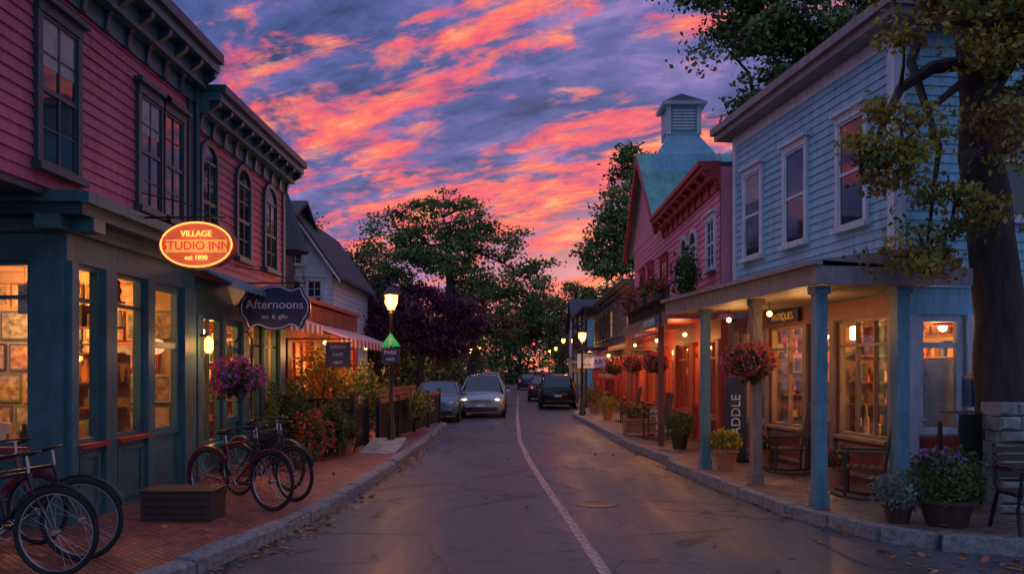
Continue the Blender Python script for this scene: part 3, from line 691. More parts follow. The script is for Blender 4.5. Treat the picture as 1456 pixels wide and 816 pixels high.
b.box('balcony_rail', M['darkwood'], FP, 38.2, 47.8, 1.18, 1.27, 3.7, 3.78); b.box('balcony_roof', M['shingle'], FP, 38.1, 47.9, .45, 1.4, 4.6, 4.7)
for u in (38.3, 41, 44, 47.6): b.box('balcony_posts', M['darkwood'], FP, u - .06, u + .06, 1.17, 1.28, .13, 4.6)
for u in (33.5, 39.5, 45.5): b.ball('canopy_bulbs', M['bulb'], FP.P(u, .7, 2.4), .06, 8)
for u in (33.5, 42): b.point(FP.P(u, .8, 2.3), 45)
b.done()
b, F = gable_house('blue_gabled_house', 4.0, 9.5, 53, 62, 5.0, 7.2, M['blue'], M['shingle'])
G = Fr((4.0, 53), (0, 1), (-1, 0))
for u in (1, 3.2, 5.4, 7.4): window(b, G, u, u + .8, 3.2, 4.4, M['white'], d=.03)
for u in (.7, 2.3, 3.9): window(b, F, u, u + .8, 3.2, 4.4, M['white'], d=.03)
for u in (1, 3.2, 5.4, 7.4): window(b, G, u, u + .9, .9, 2.2, M['white'], M['litwindow'], d=.03)
b.done()
b, F = gable_house('grey_gabled_house', 4.4, 10, 66, 76, 5.2, 7.6, M['white'], M['shingle'], ridge='x')
G = Fr((4.4, 66), (0, 1), (-1, 0))
for u in (1, 3.2, 5.4, 7.4): window(b, G, u, u + .9, .9, 2.2, M['white'], M['litwindow'], d=.03)
b.done()
b, F = gable_house('brown_gabled_house', -12, -5.6, 66, 78, 3.6, 5.6, M['brown'], M['shingle'], ridge='x')
G = Fr((-5.6, 66), (0, 1), (1, 0))
for u in (1, 3.2, 5.4, 7.4, 9.6): window(b, G, u, u + 1.2, .9, 2.3, M['red'], M['litwindow'], d=.03)
for u in (.6, 2.4, 4.4): window(b, F, u, u + 1.2, .9, 2.3, M['red'], M['litwindow'], d=.03)
b.done()

# ------------------------------------------------------------------ signs
def arm(b, x0, x1, y, z):
    b.tube('bracket', M['black'], [(x0, y, z), (x1, y, z)], .015, 6)
    b.tube('bracket', M['black'], [(x0, y, z + .3), ((x0 + x1) / 2, y, z + .18), (x1 - .1, y, z)], .01, 6)
b = Obj('oval_lit_sign'); y = 10.3; cx_, cz_ = -3.93, 3.36
n = 32
def ell(rx, rz): return [(cx_ + rx * math.cos(2 * math.pi * i / n), cz_ + rz * math.sin(2 * math.pi * i / n)) for i in range(n)]
FSg = Fr((0, y), (1, 0), (0, -1))
b.prism('sign_body', M['red'], FSg, ell(.47, .29), -.06, .06); b.prism('sign_face', M['signglow'], FSg, ell(.42, .255), .06, .068); b.prism('sign_face_back', M['signglow'], FSg, ell(.42, .255), -.068, -.06)
R = ell(.432, .268); b.tube('neon_rim', M['signyellow'], [(u, y - .075, z) for u, z in R + R[:1]], .011, 6)
b.box('sign_band', M['signpanel'], FSg, cx_ - .37, cx_ + .37, .068, .073, 3.265, 3.42)
b.text('letters', M['signred'], 'STUDIO INN', (cx_, y - .080, 3.343), (1, 0, 0), .145); b.text('letters', M['signyellow'], 'VILLAGE', (cx_, y - .075, 3.49), (1, 0, 0), .10); b.text('letters', M['signyellow'], 'est 1890', (cx_, y - .075, 3.20), (1, 0, 0), .08)
arm(b, -4.62, -3.6, y, 3.70); b.point((cx_, y - .4, 3.36), 3, (1, .40, .12)); b.done()
b = Obj('scalloped_shop_sign'); y = 14.8; FSg = Fr((0, y), (1, 0), (0, -1)); cx_, cz_ = -4.3, 2.93
def scal(k):
    pts = []
    for i in range(64):
        t = 2 * math.pi * i / 64; rx = .60 * k; rz = .38 * k
        sx = abs(math.cos(t)) ** .65 * (1 if math.cos(t) > 0 else -1); sz = abs(math.sin(t)) ** .65 * (1 if math.sin(t) > 0 else -1)
        pts.append((cx_ + rx * sx * (1 + .04 * math.cos(6 * t)), cz_ + rz * sz * (1 - .10 * math.cos(4 * t) * abs(math.sin(t)) + .14 * math.cos(8 * t) * abs(math.sin(t)))))
    return pts
b.prism('sign_body', M['navy'], FSg, scal(1), -.03, .03); R = scal(.93); b.tube('border', M['lav'], [(u, y - .035, z) for u, z in R + R[:1]], .012, 5)
b.text('letters', M['lav'], 'Afternoons', (cx_, y - .035, 2.98), (1, 0, 0), .22); b.text('letters_small', M['lav'], 'tea  &  gifts', (cx_, y - .035, 2.77), (1, 0, 0), .10)
arm(b, -5, -3.75, y, 3.36); b.done()
def board_sign(name, x0, x1, y, z0, z1, m, txts, tm, armx=None):
    b = Obj(name); F = Fr((0, y), (1, 0), (0, -1)); b.box('board', m, F, x0, x1, -.02, .02, z0, z1)
    for (a, c, e, f) in ((x0 - .02, x1 + .02, z1, z1 + .03), (x0 - .02, x1 + .02, z0 - .03, z0)): b.box('frame', M['darkwood'], F, a, c, -.03, .03, e, f)
    n = len(txts)
    for i, t in enumerate(txts): b.text('letters', tm, t, ((x0 + x1) / 2, y - .026, z1 - (z1 - z0) * (i + .5) / n), (1, 0, 0), (z1 - z0) / n * .62)
    if armx is not None: arm(b, armx, x1 if armx < x0 else x0, y, z1 + .1)
    b.done()
board_sign('hanging_board_sign', -4.15, -3.62, 18.0, 1.93, 2.40, M['navy'], ['LUNCH', 'CAFE', 'open'], M['lav'], -5)
board_sign('hanging_board_sign', 2.75, 3.2, 31.5, 1.9, 2.35, M['lav'], ['ART'], M['navy'], 4.2)
board_sign('hanging_board_sign', 3.3, 3.95, 25.5, 1.95, 2.4, M['navy'], ['BOOKS'], M['gold'], 4.2)
board_sign('hanging_board_sign', 2.35, 3.1, 34.8, 1.9, 2.5, M['white'], ['GIFTS', 'shop'], M['red'], 4.2)
board_sign('hanging_board_sign', 2.6, 3.6, 30.6, 1.5, 1.75, M['red'], ['TAVERN'], M['white'], 4.2)
board_sign('hanging_board_sign', 2.5, 3.2, 42, 1.7, 2.3, M['gold'], ['TEA'], M['navy'], 4.2)
b = Obj('chalkboard_sign'); F = Fr((3.95, 15.6), (1, 0), (0, -1)); b.box('board', M['navy'], F, -.16, .22, -.03, .03, .2, 1.7); b.box('stand', M['black'], F, -.2, .26, -.05, .05, .13, .2)
b.text('letters', M['white'], 'PADDLE', (3.98, 15.565, .95), (0, 0, 1), .24, updir=(-1, 0, 0)); b.done()

# ------------------------------------------------------------------ street lamps
def lamp(x, y, ztop, e, sign=False, z0=.13):
    b = Obj('street_lamp'); hz = ztop - .62
    b.lathe('pole', M['black'], (x, y, z0), [(.13, 0), (.13, .12), (.09, .18), (.085, .5), (.05, .6), (.042, 1.2), (.035, hz - z0 - .1), (.07, hz - z0 - .06), (.04, hz - z0)], 12)
    b.lathe('lantern_glass', M['lampglass'], (x, y, hz), [(.07, .02), (.14, .16), (.15, .34)], 8)
    b.ball('bulb', M['bulb'], (x, y, hz + .19), .05, 8)
    b.lathe('lantern_cap', M['black'], (x, y, hz), [(.19, .34), (.17, .38), (.09, .5), (.03, .54), (.035, .58), (.005, .64)], 12)
    for k in range(4):
        a = k * math.pi / 2 + .4; b.tube('lantern_cage', M['black'], [(x + .075 * math.cos(a), y + .075 * math.sin(a), hz), (x + .16 * math.cos(a), y + .16 * math.sin(a), hz + .35)], .012, 5)
    if e: b.point((x + .0, y - .3, hz + .1), e, (1, .46, .13), .15)
    if sign:
        F = Fr((x, y - .09), (1, 0), (0, -1))
        b.prism('triangle_sign', M['green'], F, [(-.22, 2.36), (.22, 2.36), (.0, 2.66)], -.01, .01); b.prism('arrow', M['white'], F, [(-.03, 2.4), (.03, 2.4), (.03, 2.48), (.07, 2.48), (0, 2.57), (-.07, 2.48), (-.03, 2.48)], .01, .014); b.box('board_sign', M['navy'], F, -.2, .2, -.01, .01, 1.98, 2.32)
        b.text('letters', M['lav'], 'PARK', (x, y - .104, 2.22), (1, 0, 0), .12); b.text('letters', M['lav'], 'walk', (x, y - .104, 2.08), (1, 0, 0), .11); b.tube('sign_bracket', M['black'], [(x, y, 2.34), (x, y - .09, 2.34)], .012, 5)
    b.done()
lamp(-2.88, 18.8, 3.78, 55, True); lamp(2.32, 31.7, 3.5, 60)
for (x, y, e, zt) in ((-4.2, 43, 70, 3.7), (3.1, 49, 60, 3.9), (-4.3, 58, 0, 3.5), (3.2, 63, 0, 4.4), (-4.4, 74, 90, 3.9), (3.3, 79, 0, 4.2), (-4.6, 95, 0, 4.6), (3.4, 99, 90, 4.4)): lamp(x, y, zt, e)
b = Obj('traffic_light'); x, y = 3.0, 88; b.tube('pole', M['black'], [(x, y, .1), (x, y, 4.6), (x - 1.6, y, 4.7)], .06, 8); b.box('housing', M['black'], Fr((x - 1.6, y), (1, 0), (0, -1)), -.16, .16, -.12, .12, 3.8, 4.7)
redl = mat('red_signal_lens', (.8, .02, .02), .4, 0, emis=(1, .03, .02), estr=6)
b.ball('red_lens', redl, (x - 1.6, y - .14, 4.5), (.12, .05, .12), 12)
for z in (4.25, 4.0): b.ball('unlit_lens', M['black'], (x - 1.6, y - .14, z), (.1, .04, .1), 12)
b.done()

# ------------------------------------------------------------------ trees
G1 = leafmat('leaf_dark_green', (.03, .07, .02), (.07, .12, .03)); G2 = leafmat('leaf_green', (.05, .10, .025), (.13, .18, .045))
T1 = leafmat('far_leaf_dark', (.05, .10, .04), (.11, .17, .06), 0); T2 = leafmat('far_leaf_mid', (.11, .18, .06), (.24, .28, .10), 0); T3 = leafmat('far_leaf_russet', (.16, .09, .05), (.32, .17, .08), 0)
G3 = leafmat('leaf_yellow_green', (.16, .18, .02), (.55, .42, .06)); PL = leafmat('leaf_plum', (.07, .02, .05), (.15, .04, .08), 0); PL2 = leafmat('leaf_plum_light', (.14, .05, .09), (.26, .10, .12), 0)
BR = leafmat('leaf_russet', (.16, .07, .02), (.34, .17, .03))
def tree(name, r0, trunk, blobs, ncl, per, lsize, mats, cr, branches=60, shell=.45):
    b = Obj(name); tp = [Vector(p) for p in trunk]; n = len(tp)
    rad = [r0 * (1 - .62 * i / (n - 1)) for i in range(n)]; rad[0] *= 1.25
    fine = []; fr_ = []
    for i in range(n - 1):
        for k in range(4):
            t = k / 4; p = tp[i].lerp(tp[i + 1], t); fine.append(p + Vector((random.gauss(0, r0 * .08), random.gauss(0, r0 * .08), 0))); fr_.append(rad[i] * (1 - t) + rad[i + 1] * t)
    fine.append(tp[-1]); fr_.append(rad[-1]); b.tube('trunk', barkM, fine, fr_, 12)
    w = np.array([x[3] * x[4] * x[5] for x in blobs]) ** .8; w = w / w.sum(); cl = []
    for i in range(ncl):
        q = blobs[rng.choice(len(blobs), p=w)]; v = rng.normal(size=3); v /= np.linalg.norm(v); v *= rng.uniform(.1, 1) ** shell
        cl.append(np.array([q[0] + v[0] * q[3], q[1] + v[1] * q[4], q[2] + v[2] * q[5]]))
    limbs = []
    for q in blobs:
        e = Vector(q[:3]); s = fine[int(len(fine) * random.uniform(.5, .9))]
        L_ = (e - s).length
        mid = s.lerp(e, .5) + Vector((random.gauss(0, .08) * L_, random.gauss(0, .08) * L_, L_ * .12)); pts = [s, s.lerp(mid, .5) + Vector((random.gauss(0, .03) * L_, 0, .03 * L_)), mid, mid.lerp(e, .5) + Vector((random.gauss(0, .03) * L_, 0, .02 * L_)), e]
        b.tube('limbs', barkM, pts, [r0 * .30, r0 * .24, r0 * .17, r0 * .11, r0 * .05], 7); limbs += pts[1:]
    limbs += fine[len(fine) // 2:]
    for c in cl[:branches]:
        e = Vector(c); s = min(limbs, key=lambda p: (p - e).length + (2 if p.z > e.z + .5 else 0)); L = (e - s).length
        m1 = s.lerp(e, .4) + Vector((random.gauss(0, .06) * L, random.gauss(0, .06) * L, .07 * L)); b.tube('branches', barkM, [s, m1, e], [r0 * .09, r0 * .055, r0 * .015], 5)
    groups = {}
    for i, c in enumerate(cl):
        k = int(rng.integers(len(mats))); nlv = int(per * rng.uniform(.5, 1.4)); r = cr * rng.uniform(.6, 1.3)
        groups.setdefault(k, []).append(c + rng.normal(size=(nlv, 3)) * np.array([r, r, r * .5]))
    for k, g in groups.items(): b.leaves('foliage', mats[k], np.vstack(g), lsize)
    b.done()
tree('street_tree', .36, [(6.3, 10.9, .1), (6.2, 10.9, 2.5), (5.95, 10.85, 4.6), (5.8, 10.8, 7), (5.7, 10.7, 9)],
     [(4.5, 9.9, 4.5, .8, .4, .55), (5.1, 9.9, 3.8, .6, .4, .65), (4.0, 9.9, 4.15, .4, .3, .35), (4.75, 9.9, 3.15, .45, .3, .3), (5.7, 9.6, 5.0, .7, .5, .8), (5.2, 9.5, 5.7, 1.1, .5, .35), (4.9, 9.6, 6.3, 1.2, .6, .35), (5.9, 9.6, 6.4, 1.0, .6, .6), (6.2, 9.5, 3.6, .5, .4, .5)], 165, 85, .088, [G3, G3, G2, BR, G3], .15, 110)
tree('shade_tree', .4, [(9.5, 25, 0), (9.3, 25, 4), (8.9, 24.8, 8), (8.4, 24.5, 11)],
     [(8.4, 24, 12.2, 2.8, 2, 1.8), (6.6, 23.5, 11.6, 1.7, 1.4, .9), (6.7, 23.5, 9.6, 1.0, .8, .7), (9, 24, 9.5, 1.5, 1.5, 1.4), (5.6, 23, 12.0, 1.6, 1, .6), (7.6, 23.5, 10.8, 1.2, 1, .9), (5.6, 23, 10.6, .9, .8, .5)], 190, 110, .17, [T1, T1, T2], .28, 110, .35)
tree('maple_tree', .4, [(7.6, 47, 0), (7.3, 47, 5), (6.6, 47, 9), (6.3, 47, 12)],
     [(6.0, 47, 9.5, 1.9, 2, 2), (6.3, 47, 12.6, 1.1, 1.5, 1.6), (4.4, 46, 8.0, 1.4, 1.3, 1.1), (7, 47, 10.5, 1.5, 1.5, 2), (5.0, 46, 11, .9, 1, .7), (5.6, 46, 6.6, 1.6, 1.2, 1.2)], 135, 105, .25, [T1, T2, T2], .36, 70, .35)
tree('maple_tree', .55, [(-4.9, 60, 0), (-4.8, 60, 4), (-5, 60, 8), (-5.2, 60, 11)],
     [(-5.5, 60, 12.6, 3.0, 3, 1.8), (-8.4, 60, 9.9, 2.2, 3, 1.5), (-2.2, 60, 11.0, 2.4, 3, 1.6), (.6, 60, 8.3, 2.0, 2.5, 1.6), (-5, 60, 9.6, 2.4, 3, 1.4), (-9.3, 60, 12.0, 1.5, 2, 1.0), (-2, 60, 7.6, 2.6, 2.5, 1.2), (1.4, 60, 5.9, 1.2, 2, .9)], 240, 85, .26, [T1, T2, T2], .42, 150, .35)
tree('maple_tree', .5, [(-13, 64, 0), (-12.8, 64, 5), (-12.6, 64, 9)],
     [(-12.2, 64, 9.2, 3.4, 3, 2.4), (-9, 62, 7.0, 2.5, 3, 2.0), (-15.5, 64, 8, 3, 3, 2.4), (-11, 62, 5, 3, 2.5, 2.5)], 200, 90, .28, [T1, T1, T2], .5, 60, .35)
tree('maple_tree', .4, [(4.6, 90, 0), (4.3, 90, 4), (3.5, 90, 7)],
     [(2.6, 90, 7.4, 3.0, 3, 2.2), (0.6, 90, 6.2, 1.8, 2.4, 1.4), (5.5, 90, 8.8, 2.6, 3, 2.6), (4.0, 90, 4.9, 2.0, 2.0, 1.2)], 140, 80, .34, [T1, T3, T2], .52, 60, .35)
tree('maple_tree', .4, [(-5.0, 84, 0), (-4.8, 84, 4), (-4.2, 84, 7)],
     [(-3.6, 84, 8.0, 3.0, 3, 2.6), (-1.6, 84, 6.0, 2.0, 2.4, 1.4), (-6.5, 84, 7.6, 2.6, 3, 2.6)], 130, 80, .34, [T3, T3, T2], .52, 60, .35)
tree('plum_tree', .22, [(-4.6, 38, 0), (-4.5, 38, 1.8), (-4.3, 38, 3)],
     [(-4.4, 38, 4.4, 1.6, 1.6, 1.3), (-2.9, 38, 4.0, 1.2, 1.4, 1.1), (-5.8, 38, 3.8, 1.2, 1.4, 1.3), (-3.8, 38.5, 3.0, 1.4, 1.4, .6)], 130, 110, .17, [PL, PL, PL2], .27, 50, .38)
tree('plum_tree', .22, [(-7.1, 40, 0), (-7.0, 40, 1.8), (-6.8, 40, 3)],
     [(-7.0, 40, 4.8, 1.8, 1.6, 1.5), (-8.4, 40, 3.8, 1.4, 1.4, 1.3), (-5.6, 41, 4.4, 1.2, 1.4, 1.2)], 110, 115, .17, [PL, PL2, T1], .3, 40, .38)
tree('bare_twig_tree', .2, [(-12, 42, 0), (-11.8, 42, 4), (-11.5, 42, 8)], [(-11.3, 42, 8.6, 1.6, 1.5, 1.3), (-10.4, 42, 7.2, 1, 1, 1)], 60, 14, .16, [T3], .3, 60)
o = Obj('distant_trees'); C = {0: [], 1: [], 2: []}
for i in range(560):
    x = rng.uniform(-62, 62); yy = rng.uniform(100, 130)
    top = 7.4 + 2.4 * math.sin(x * .21 + 1) + 1.4 * math.sin(x * .7)
    z = .6 + (max(4, top) - .6) * rng.uniform(0, 1) ** .8; k = int(rng.integers(3)); C[k].append(np.array([x, yy, z]) + rng.normal(size=(80, 3)) * np.array([1.4, 1.3, .8]))
for k, m in enumerate((T1, T2, T1)): o.leaves('foliage', m, np.vstack(C[k]), .65)
for i in range(30): x = rng.uniform(-70, 70); o.tube('trunks', barkM, [(x, 112, 0), (x + .5, 112, 6)], [.3, .15], 6)
o.done()
o = Obj('roadside_shrub_mass'); C = []; C2 = []
for (x, y, z, rx, ry, rz, n) in ((-5.4, 50, 2.0, 1.0, 6, 1.9, 60), (-6.5, 46, 2.5, 1.5, 6, 2.2, 50), (5.5, 84, 3.0, 1.6, 8, 3.0, 60), (-5.8, 90, 3, 1.5, 8, 3, 60), (1, 112, 2.5, 5, 3, 3, 90)):
    for i in range(n):
        v = rng.normal(size=3); v /= np.linalg.norm(v); c = np.array([x + v[0] * rx, y + v[1] * ry, max(.3, z + v[2] * rz)]); (C if rng.random() < .6 else C2).append(c + rng.normal(size=(70, 3)) * .42)
o.leaves('foliage', T1, np.vstack(C), .3); o.leaves('foliage_light', T3, np.vstack(C2), .3); o.done()

# ------------------------------------------------------------------ bushes & planters
FLR = leafmat('petal_red', (.55, .02, .03), (.7, .08, .06), .2); FLP = leafmat('petal_pink', (.65, .04, .16), (.8, .18, .28), .2); FLV = leafmat('petal_violet', (.25, .08, .4), (.5, .2, .55), .2); FLO = leafmat('petal_orange', (.6, .15, .03), (.75, .3, .05), .2)
def blob(c, r, n, shell=.35):
    v = rng.normal(size=(n, 3)); v /= np.linalg.norm(v, axis=1)[:, None]; v *= rng.uniform(shell, 1.0, n)[:, None] ** .6
    v *= (1 + .25 * np.sin(v[:, :1] * 7 + v[:, 1:2] * 5))
    return np.array(c) + v * np.array(r)
def bush(name, c, r, n, ls, mats, fl=None, nf=0, fs=.06):
    b = Obj(name)
    for i, m in enumerate(mats): b.leaves('foliage', m, blob(c, r, n // len(mats)), ls)
    for k in range(5):
        a = k * 1.3; b.tube('stems', barkM, [(c[0] + .05 * math.cos(a), c[1] + .05 * math.sin(a), max(.12, c[2] - r[2])), (c[0] + r[0] * .6 * math.cos(a), c[1] + r[1] * .6 * math.sin(a), c[2] + r[2] * .3)], [.02, .006], 5)
    if fl: b.leaves('flowers', fl, blob(c, tuple(q * 1.04 for q in r), nf, .85), fs)
    b.done()
bush('garden_bush', (-4.5, 16.4, .85), (.55, .6, .75), 2600, .09, [G2, G1], FLO, 50)
bush('garden_bush', (-3.85, 16.9, .65), (.5, .5, .5), 2200, .08, [G2, G1])
bush('geranium_bush', (-3.95, 15.9, .6), (.36, .36, .42), 1300, .07, [G2], FLR, 520, .075)
bush('garden_bush', (-3.75, 20.0, 1.15), (.55, .6, .8), 2600, .09, [G2, G3])
bush('garden_bush', (-4.6, 19.5, 1.4), (.6, .7, 1.1), 2600, .10, [G2, BR])
bush('garden_bush', (-3.9, 14.6, .35), (.3, .5, .22), 900, .07, [G2, G1])
bush('garden_bush', (-2.75, 22.6, .9), (.35, .8, .4), 1400, .08, [G3, G1])
def hanging_basket(x, y, z, r, petals, top, hook=None):
    b = Obj('hanging_flower_basket'); b.lathe('bowl', M['darkwood'], (x, y, z - r * .75), [(r * .15, 0), (r * .5, r * .15), (r * .75, r * .6)], 14)
    b.leaves('foliage', G2, blob((x, y, z), (r, r, r * .72), 900), .07); b.leaves('trailing_foliage', G1, blob((x, y, z - r * .35), (r * .9, r * .9, r * .6), 400), .07)
    for i, p in enumerate(petals): b.leaves('flowers', p, blob((x, y, z + .03), (r * 1.05, r * 1.05, r * .75), 420, .88), .065)
    for k in range(3): a = k * 2.1; b.tube('chains', M['black'], [(x + r * .7 * math.cos(a), y + r * .7 * math.sin(a), z - .05), (x, y, top)], .005, 4)
    if hook: b.tube('shepherd_hook', M['black'], [(hook[0], hook[1], .13), (hook[0], hook[1], top + .05), (hook[0] * .7 + x * .3, hook[1], top + .16), (x * .6 + hook[0] * .4, y, top + .15), (x, y, top)], .018, 8)
    b.done()
hanging_basket(-4.22, 12.5, 1.72, .34, [FLP, FLP, FLV], 2.25, (-3.98, 12.5))
pc = FR.P(.95, 1.72, 0); hanging_basket(pc[0] - .02, pc[1], 1.95, .33, [FLR, FLP, FLO], 2.9)
hanging_basket(3.1, 19.3, 2.0, .26, [FLP, FLR], 2.8); hanging_basket(3.1, 23.2, 2.0, .26, [FLP, FLO], 2.8); hanging_basket(3.15, 28.2, 1.9, .26, [FLR], 2.5)
b = Obj('balcony_flower_box')
for (y, m) in ((18.8, FLR), (20.3, FLP), (21.8, FLR), (23.2, FLP)):
    b.box('box', M['darkwood'], FP, y - .45, y + .45, 1.12, 1.32, 3.35, 3.52); b.leaves('foliage', G2, blob((4.2 - 1.22, y, 3.68), (.2, .5, .2), 420), .09); b.leaves('flowers', m, blob((4.2 - 1.22, y, 3.68), (.22, .52, .22), 190, .85), .08)
b.done()
bush('balcony_plant', (3.6, 18.4, 3.95), (.3, .4, .5), 900, .1, [G1, G2])
def pot(name, x, y, r, h, m, gr, petals=None, leaf=G2, n=900, ls=.07, z0=.13):
    b = Obj(name); b.lathe('pot', m, (x, y, z0), [(r * .7, 0), (r * .95, h * .85), (r * 1.08, h * .86), (r * 1.08, h), (r * .9, h), (r * .88, h * .9)], 18)
    b.leaves('foliage', leaf, blob((x, y, z0 + h + gr * .55), (gr, gr, gr * .75), n), ls)
    if petals: b.leaves('flowers', petals, blob((x, y, z0 + h + gr * .6), (gr * 1.03, gr * 1.03, gr * .8), n // 3, .85), ls * .8)
    b.done()
pot('potted_plant', 3.52, 14.45, .2, .36, M['terracotta'], .26, None, G3)
pot('flower_planter', 4.72, 9.35, .3, .30, M['darkwood'], .40, None, G2, 2200, .06)
bush('flower_sprig', (4.6, 9.3, .86), (.25, .2, .12), 260, .05, [G1], FLV, 190, .05)
pot('flower_planter', 4.25, 9.5, .16, .2, M['darkwood'], .28, None, leafmat('leaf_silver', (.12, .16, .14), (.25, .3, .26)), 1300, .05)
pot('potted_plant', -3.55, 17.3, .17, .3, M['terracotta'], .24, FLR)
pot('potted_plant', 3.3, 24.8, .2, .35, M['darkwood'], .3, FLR); pot('potted_plant', 3.0, 29.0, .2, .35, M['terracotta'], .35, None, G3)
pot('potted_plant', 3.45, 18.3, .2, .35, M['darkwood'], .36, None, G2); pot('potted_plant', 2.9, 33, .25, .4, M['terracotta'], .45, FLR); pot('potted_plant', 3.2, 38, .25, .4, M['terracotta'], .5, None, G2)
pot('potted_plant', 4.75, 12.7, .14, .26, M['terracotta'], .2, FLR, n=500); pot('potted_plant', 4.5, 15.6, .14, .26, M['terracotta'], .22, FLO, n=500)
b = Obj('wooden_planter_box')
Fb = Fr((3.1, 22.0), (1, 0), (0, -1))
for i in range(5): b.box('slats', M['midwood'], Fb, -.38, .38, -.2, .2, .2 + i * .075, .26 + i * .075)
for sx in (-.4, .34): b.box('legs', M['midwood'], Fb, sx, sx + .06, -.22, .22, .13, .62)
b.leaves('foliage', G2, blob((3.1, 22.0, .75), (.36, .22, .22), 500), .08); b.leaves('flowers', FLO, blob((3.1, 22.0, .78), (.36, .22, .22), 80), .07); b.done()

# ------------------------------------------------------------------ fence, deck
def fence(name, pts, h, m, top=None, step=.13):
    b = Obj(name)
    for (p, q) in zip(pts[:-1], pts[1:]):
        p = Vector(p); q = Vector(q); L = (q - p).length; F = Fr(p, q - p, Vector((-(q - p).y, (q - p).x)))
        n = int(L / step)
        for i in range(n): b.box('pickets', m, F, i * step, i * step + .07, -.012, .012, .18, h - .08)
        b.box('rails', top or m, F, 0, L, -.035, .035, h - .08, h); b.box('rails', m, F, 0, L, .014, .045, .32, .38); b.box('rails', m, F, 0, L, .014, .045, h - .3, h - .24)
        k = max(1, int(L / 1.8))
        for i in range(k + 1): u = L * i / k; b.box('posts', m, F, u - .05, u + .05, -.05, .05, .13, h + .07)
    b.done()
fence('picket_fence', [(-4.9, 17.6), (-3.5, 17.6)], 1.25, M['black'])
fence('picket_fence', [(-3.25, 19.3), (-2.62, 27.2)], 1.15, M['black'], M['rustwood'])
fence('picket_fence', [(-3.5, 17.6), (-3.5, 19.2)], 1.1, M['black'])
b = Obj('slatted_screen')
for i in range(3): b.box('slats', M['rustwood'], Fr((-3.7, 20.6), (.06, 1), (1, -.06)), 0, 6.2, -.02, .02, 1.0 + i * .13, 1.1 + i * .13)
for i in range(5): b.box('posts', M['darkwood'], Fr((-3.7, 20.6), (.06, 1), (1, -.06)), i * 1.5, i * 1.5 + .08, -.065, -.022, .13, 1.45)
b.done()
b = Obj('wooden_ramp'); Fd = Fr((-3.3, 17.2), (1, 0), (0, 1))
for i in range(9): b.add('boards', M['stone'], [Fd.P(0, i * .2, .14 + i * .02), Fd.P(.75, i * .2, .14 + i * .02), Fd.P(.75, i * .2 + .18, .16 + i * .02), Fd.P(0, i * .2 + .18, .16 + i * .02), Fd.P(0, i * .2, .131), Fd.P(.75, i * .2, .131), Fd.P(.75, i * .2 + .18, .131), Fd.P(0, i * .2 + .18, .131)], [(0, 1, 2, 3), (0, 4, 5, 1), (1, 5, 6, 2), (2, 6, 7, 3), (3, 7, 4, 0)])
b.done()
b = Obj('stone_wall')
z = .13; row = 0
while z < 1.35:
    h = random.uniform(.09, .17); x = 5.70 + random.uniform(0, .05)
    while x < 8.5:
        w = random.uniform(.16, .42); j = random.uniform(-.05, .05); F = Fr((x, 10.05 + j), (1, 0), (0, 1)); e = .022; e2 = random.uniform(0, .02); e3 = random.uniform(0, .02)
        vs = [F.P(e, 0, z + e + e2), F.P(w - e, 0, z + e), F.P(w - e, 0, z + h - e - e3), F.P(e + e2, 0, z + h - e), F.P(.0, .05, z), F.P(w, .05, z), F.P(w, .05, z + h), F.P(0, .05, z + h), F.P(0, .42, z), F.P(w, .42, z), F.P(w, .42, z + h), F.P(0, .42, z + h)]
        b.add('stones', M['stone'], vs, [(0, 1, 2, 3), (0, 4, 5, 1), (1, 5, 6, 2), (2, 6, 7, 3), (3, 7, 4, 0), (4, 8, 9, 5), (5, 9, 10, 6), (6, 10, 11, 7), (7, 11, 8, 4), (8, 11, 10, 9)]); x += w + .01
    z += h + .008; row += 1
b.done()
b = Obj('park_bench'); F = Fr((5.12, 9.0), (1, 0), (0, -1))
for i in range(4): b.box('seat_slats', M['darkwood'], F, 0, 1.4, -.1 + i * .1, -.02 + i * .1, .55, .575)
for i in range(4): b.box('back_slats', M['darkwood'], F, 0, 1.4, -.17, -.145, .68 + i * .09, .745 + i * .09)
for u in (.04, 1.32):
    b.tube('iron_ends', M['black'], [F.P(u, .3, .13), F.P(u, .25, .4), F.P(u, .3, .54), F.P(u, -.12, .54), F.P(u, -.2, 1.05)], .022, 8); b.tube('iron_ends', M['black'], [F.P(u, -.28, .13), F.P(u, -.16, .45), F.P(u, -.12, .54)], .022, 8)
    b.tube('armrest', M['black'], [F.P(u, .28, .54), F.P(u, .32, .78), F.P(u, .1, .82), F.P(u, -.17, .8)], .02, 8)
b.done()
def rocker(x, y, ang, s=1.0):
    b = Obj('rocking_chair'); c, sn = math.cos(ang), math.sin(ang); F = Fr((x, y, .13), (c, sn), (-sn, c)); m = M['darkwood']
    for sx in (-.27, .25):
        b.tube('rockers', m, [F.P(sx, -.5, .12), F.P(sx, -.3, .045), F.P(sx, 0, .02), F.P(sx, .3, .045), F.P(sx, .42, .08)], .02, 6)
        b.tube('legs', m, [F.P(sx, .24, .04), F.P(sx, .24, .62)], .022, 8); b.tube('legs', m, [F.P(sx, -.22, .04), F.P(sx, -.24, .42), F.P(sx, -.36, 1.15)], .022, 8)
        b.box('armrests', m, F, sx - .05, sx + .05, -.3, .3, .62, .65)
    for i in range(5): b.box('seat_slats', m, F, -.27, .26, -.22 + i * .1, -.135 + i * .1, .40, .425)
    for i in range(6): u = -.21 + i * .084; b.tube('back_slats', m, [F.P(u, -.245, .45), F.P(u, -.35, 1.1)], .018, 6)
    b.tube('back_rail', m, [F.P(-.28, -.352, 1.1), F.P(0, -.37, 1.14), F.P(.27, -.352, 1.1)], .03, 6); b.done()
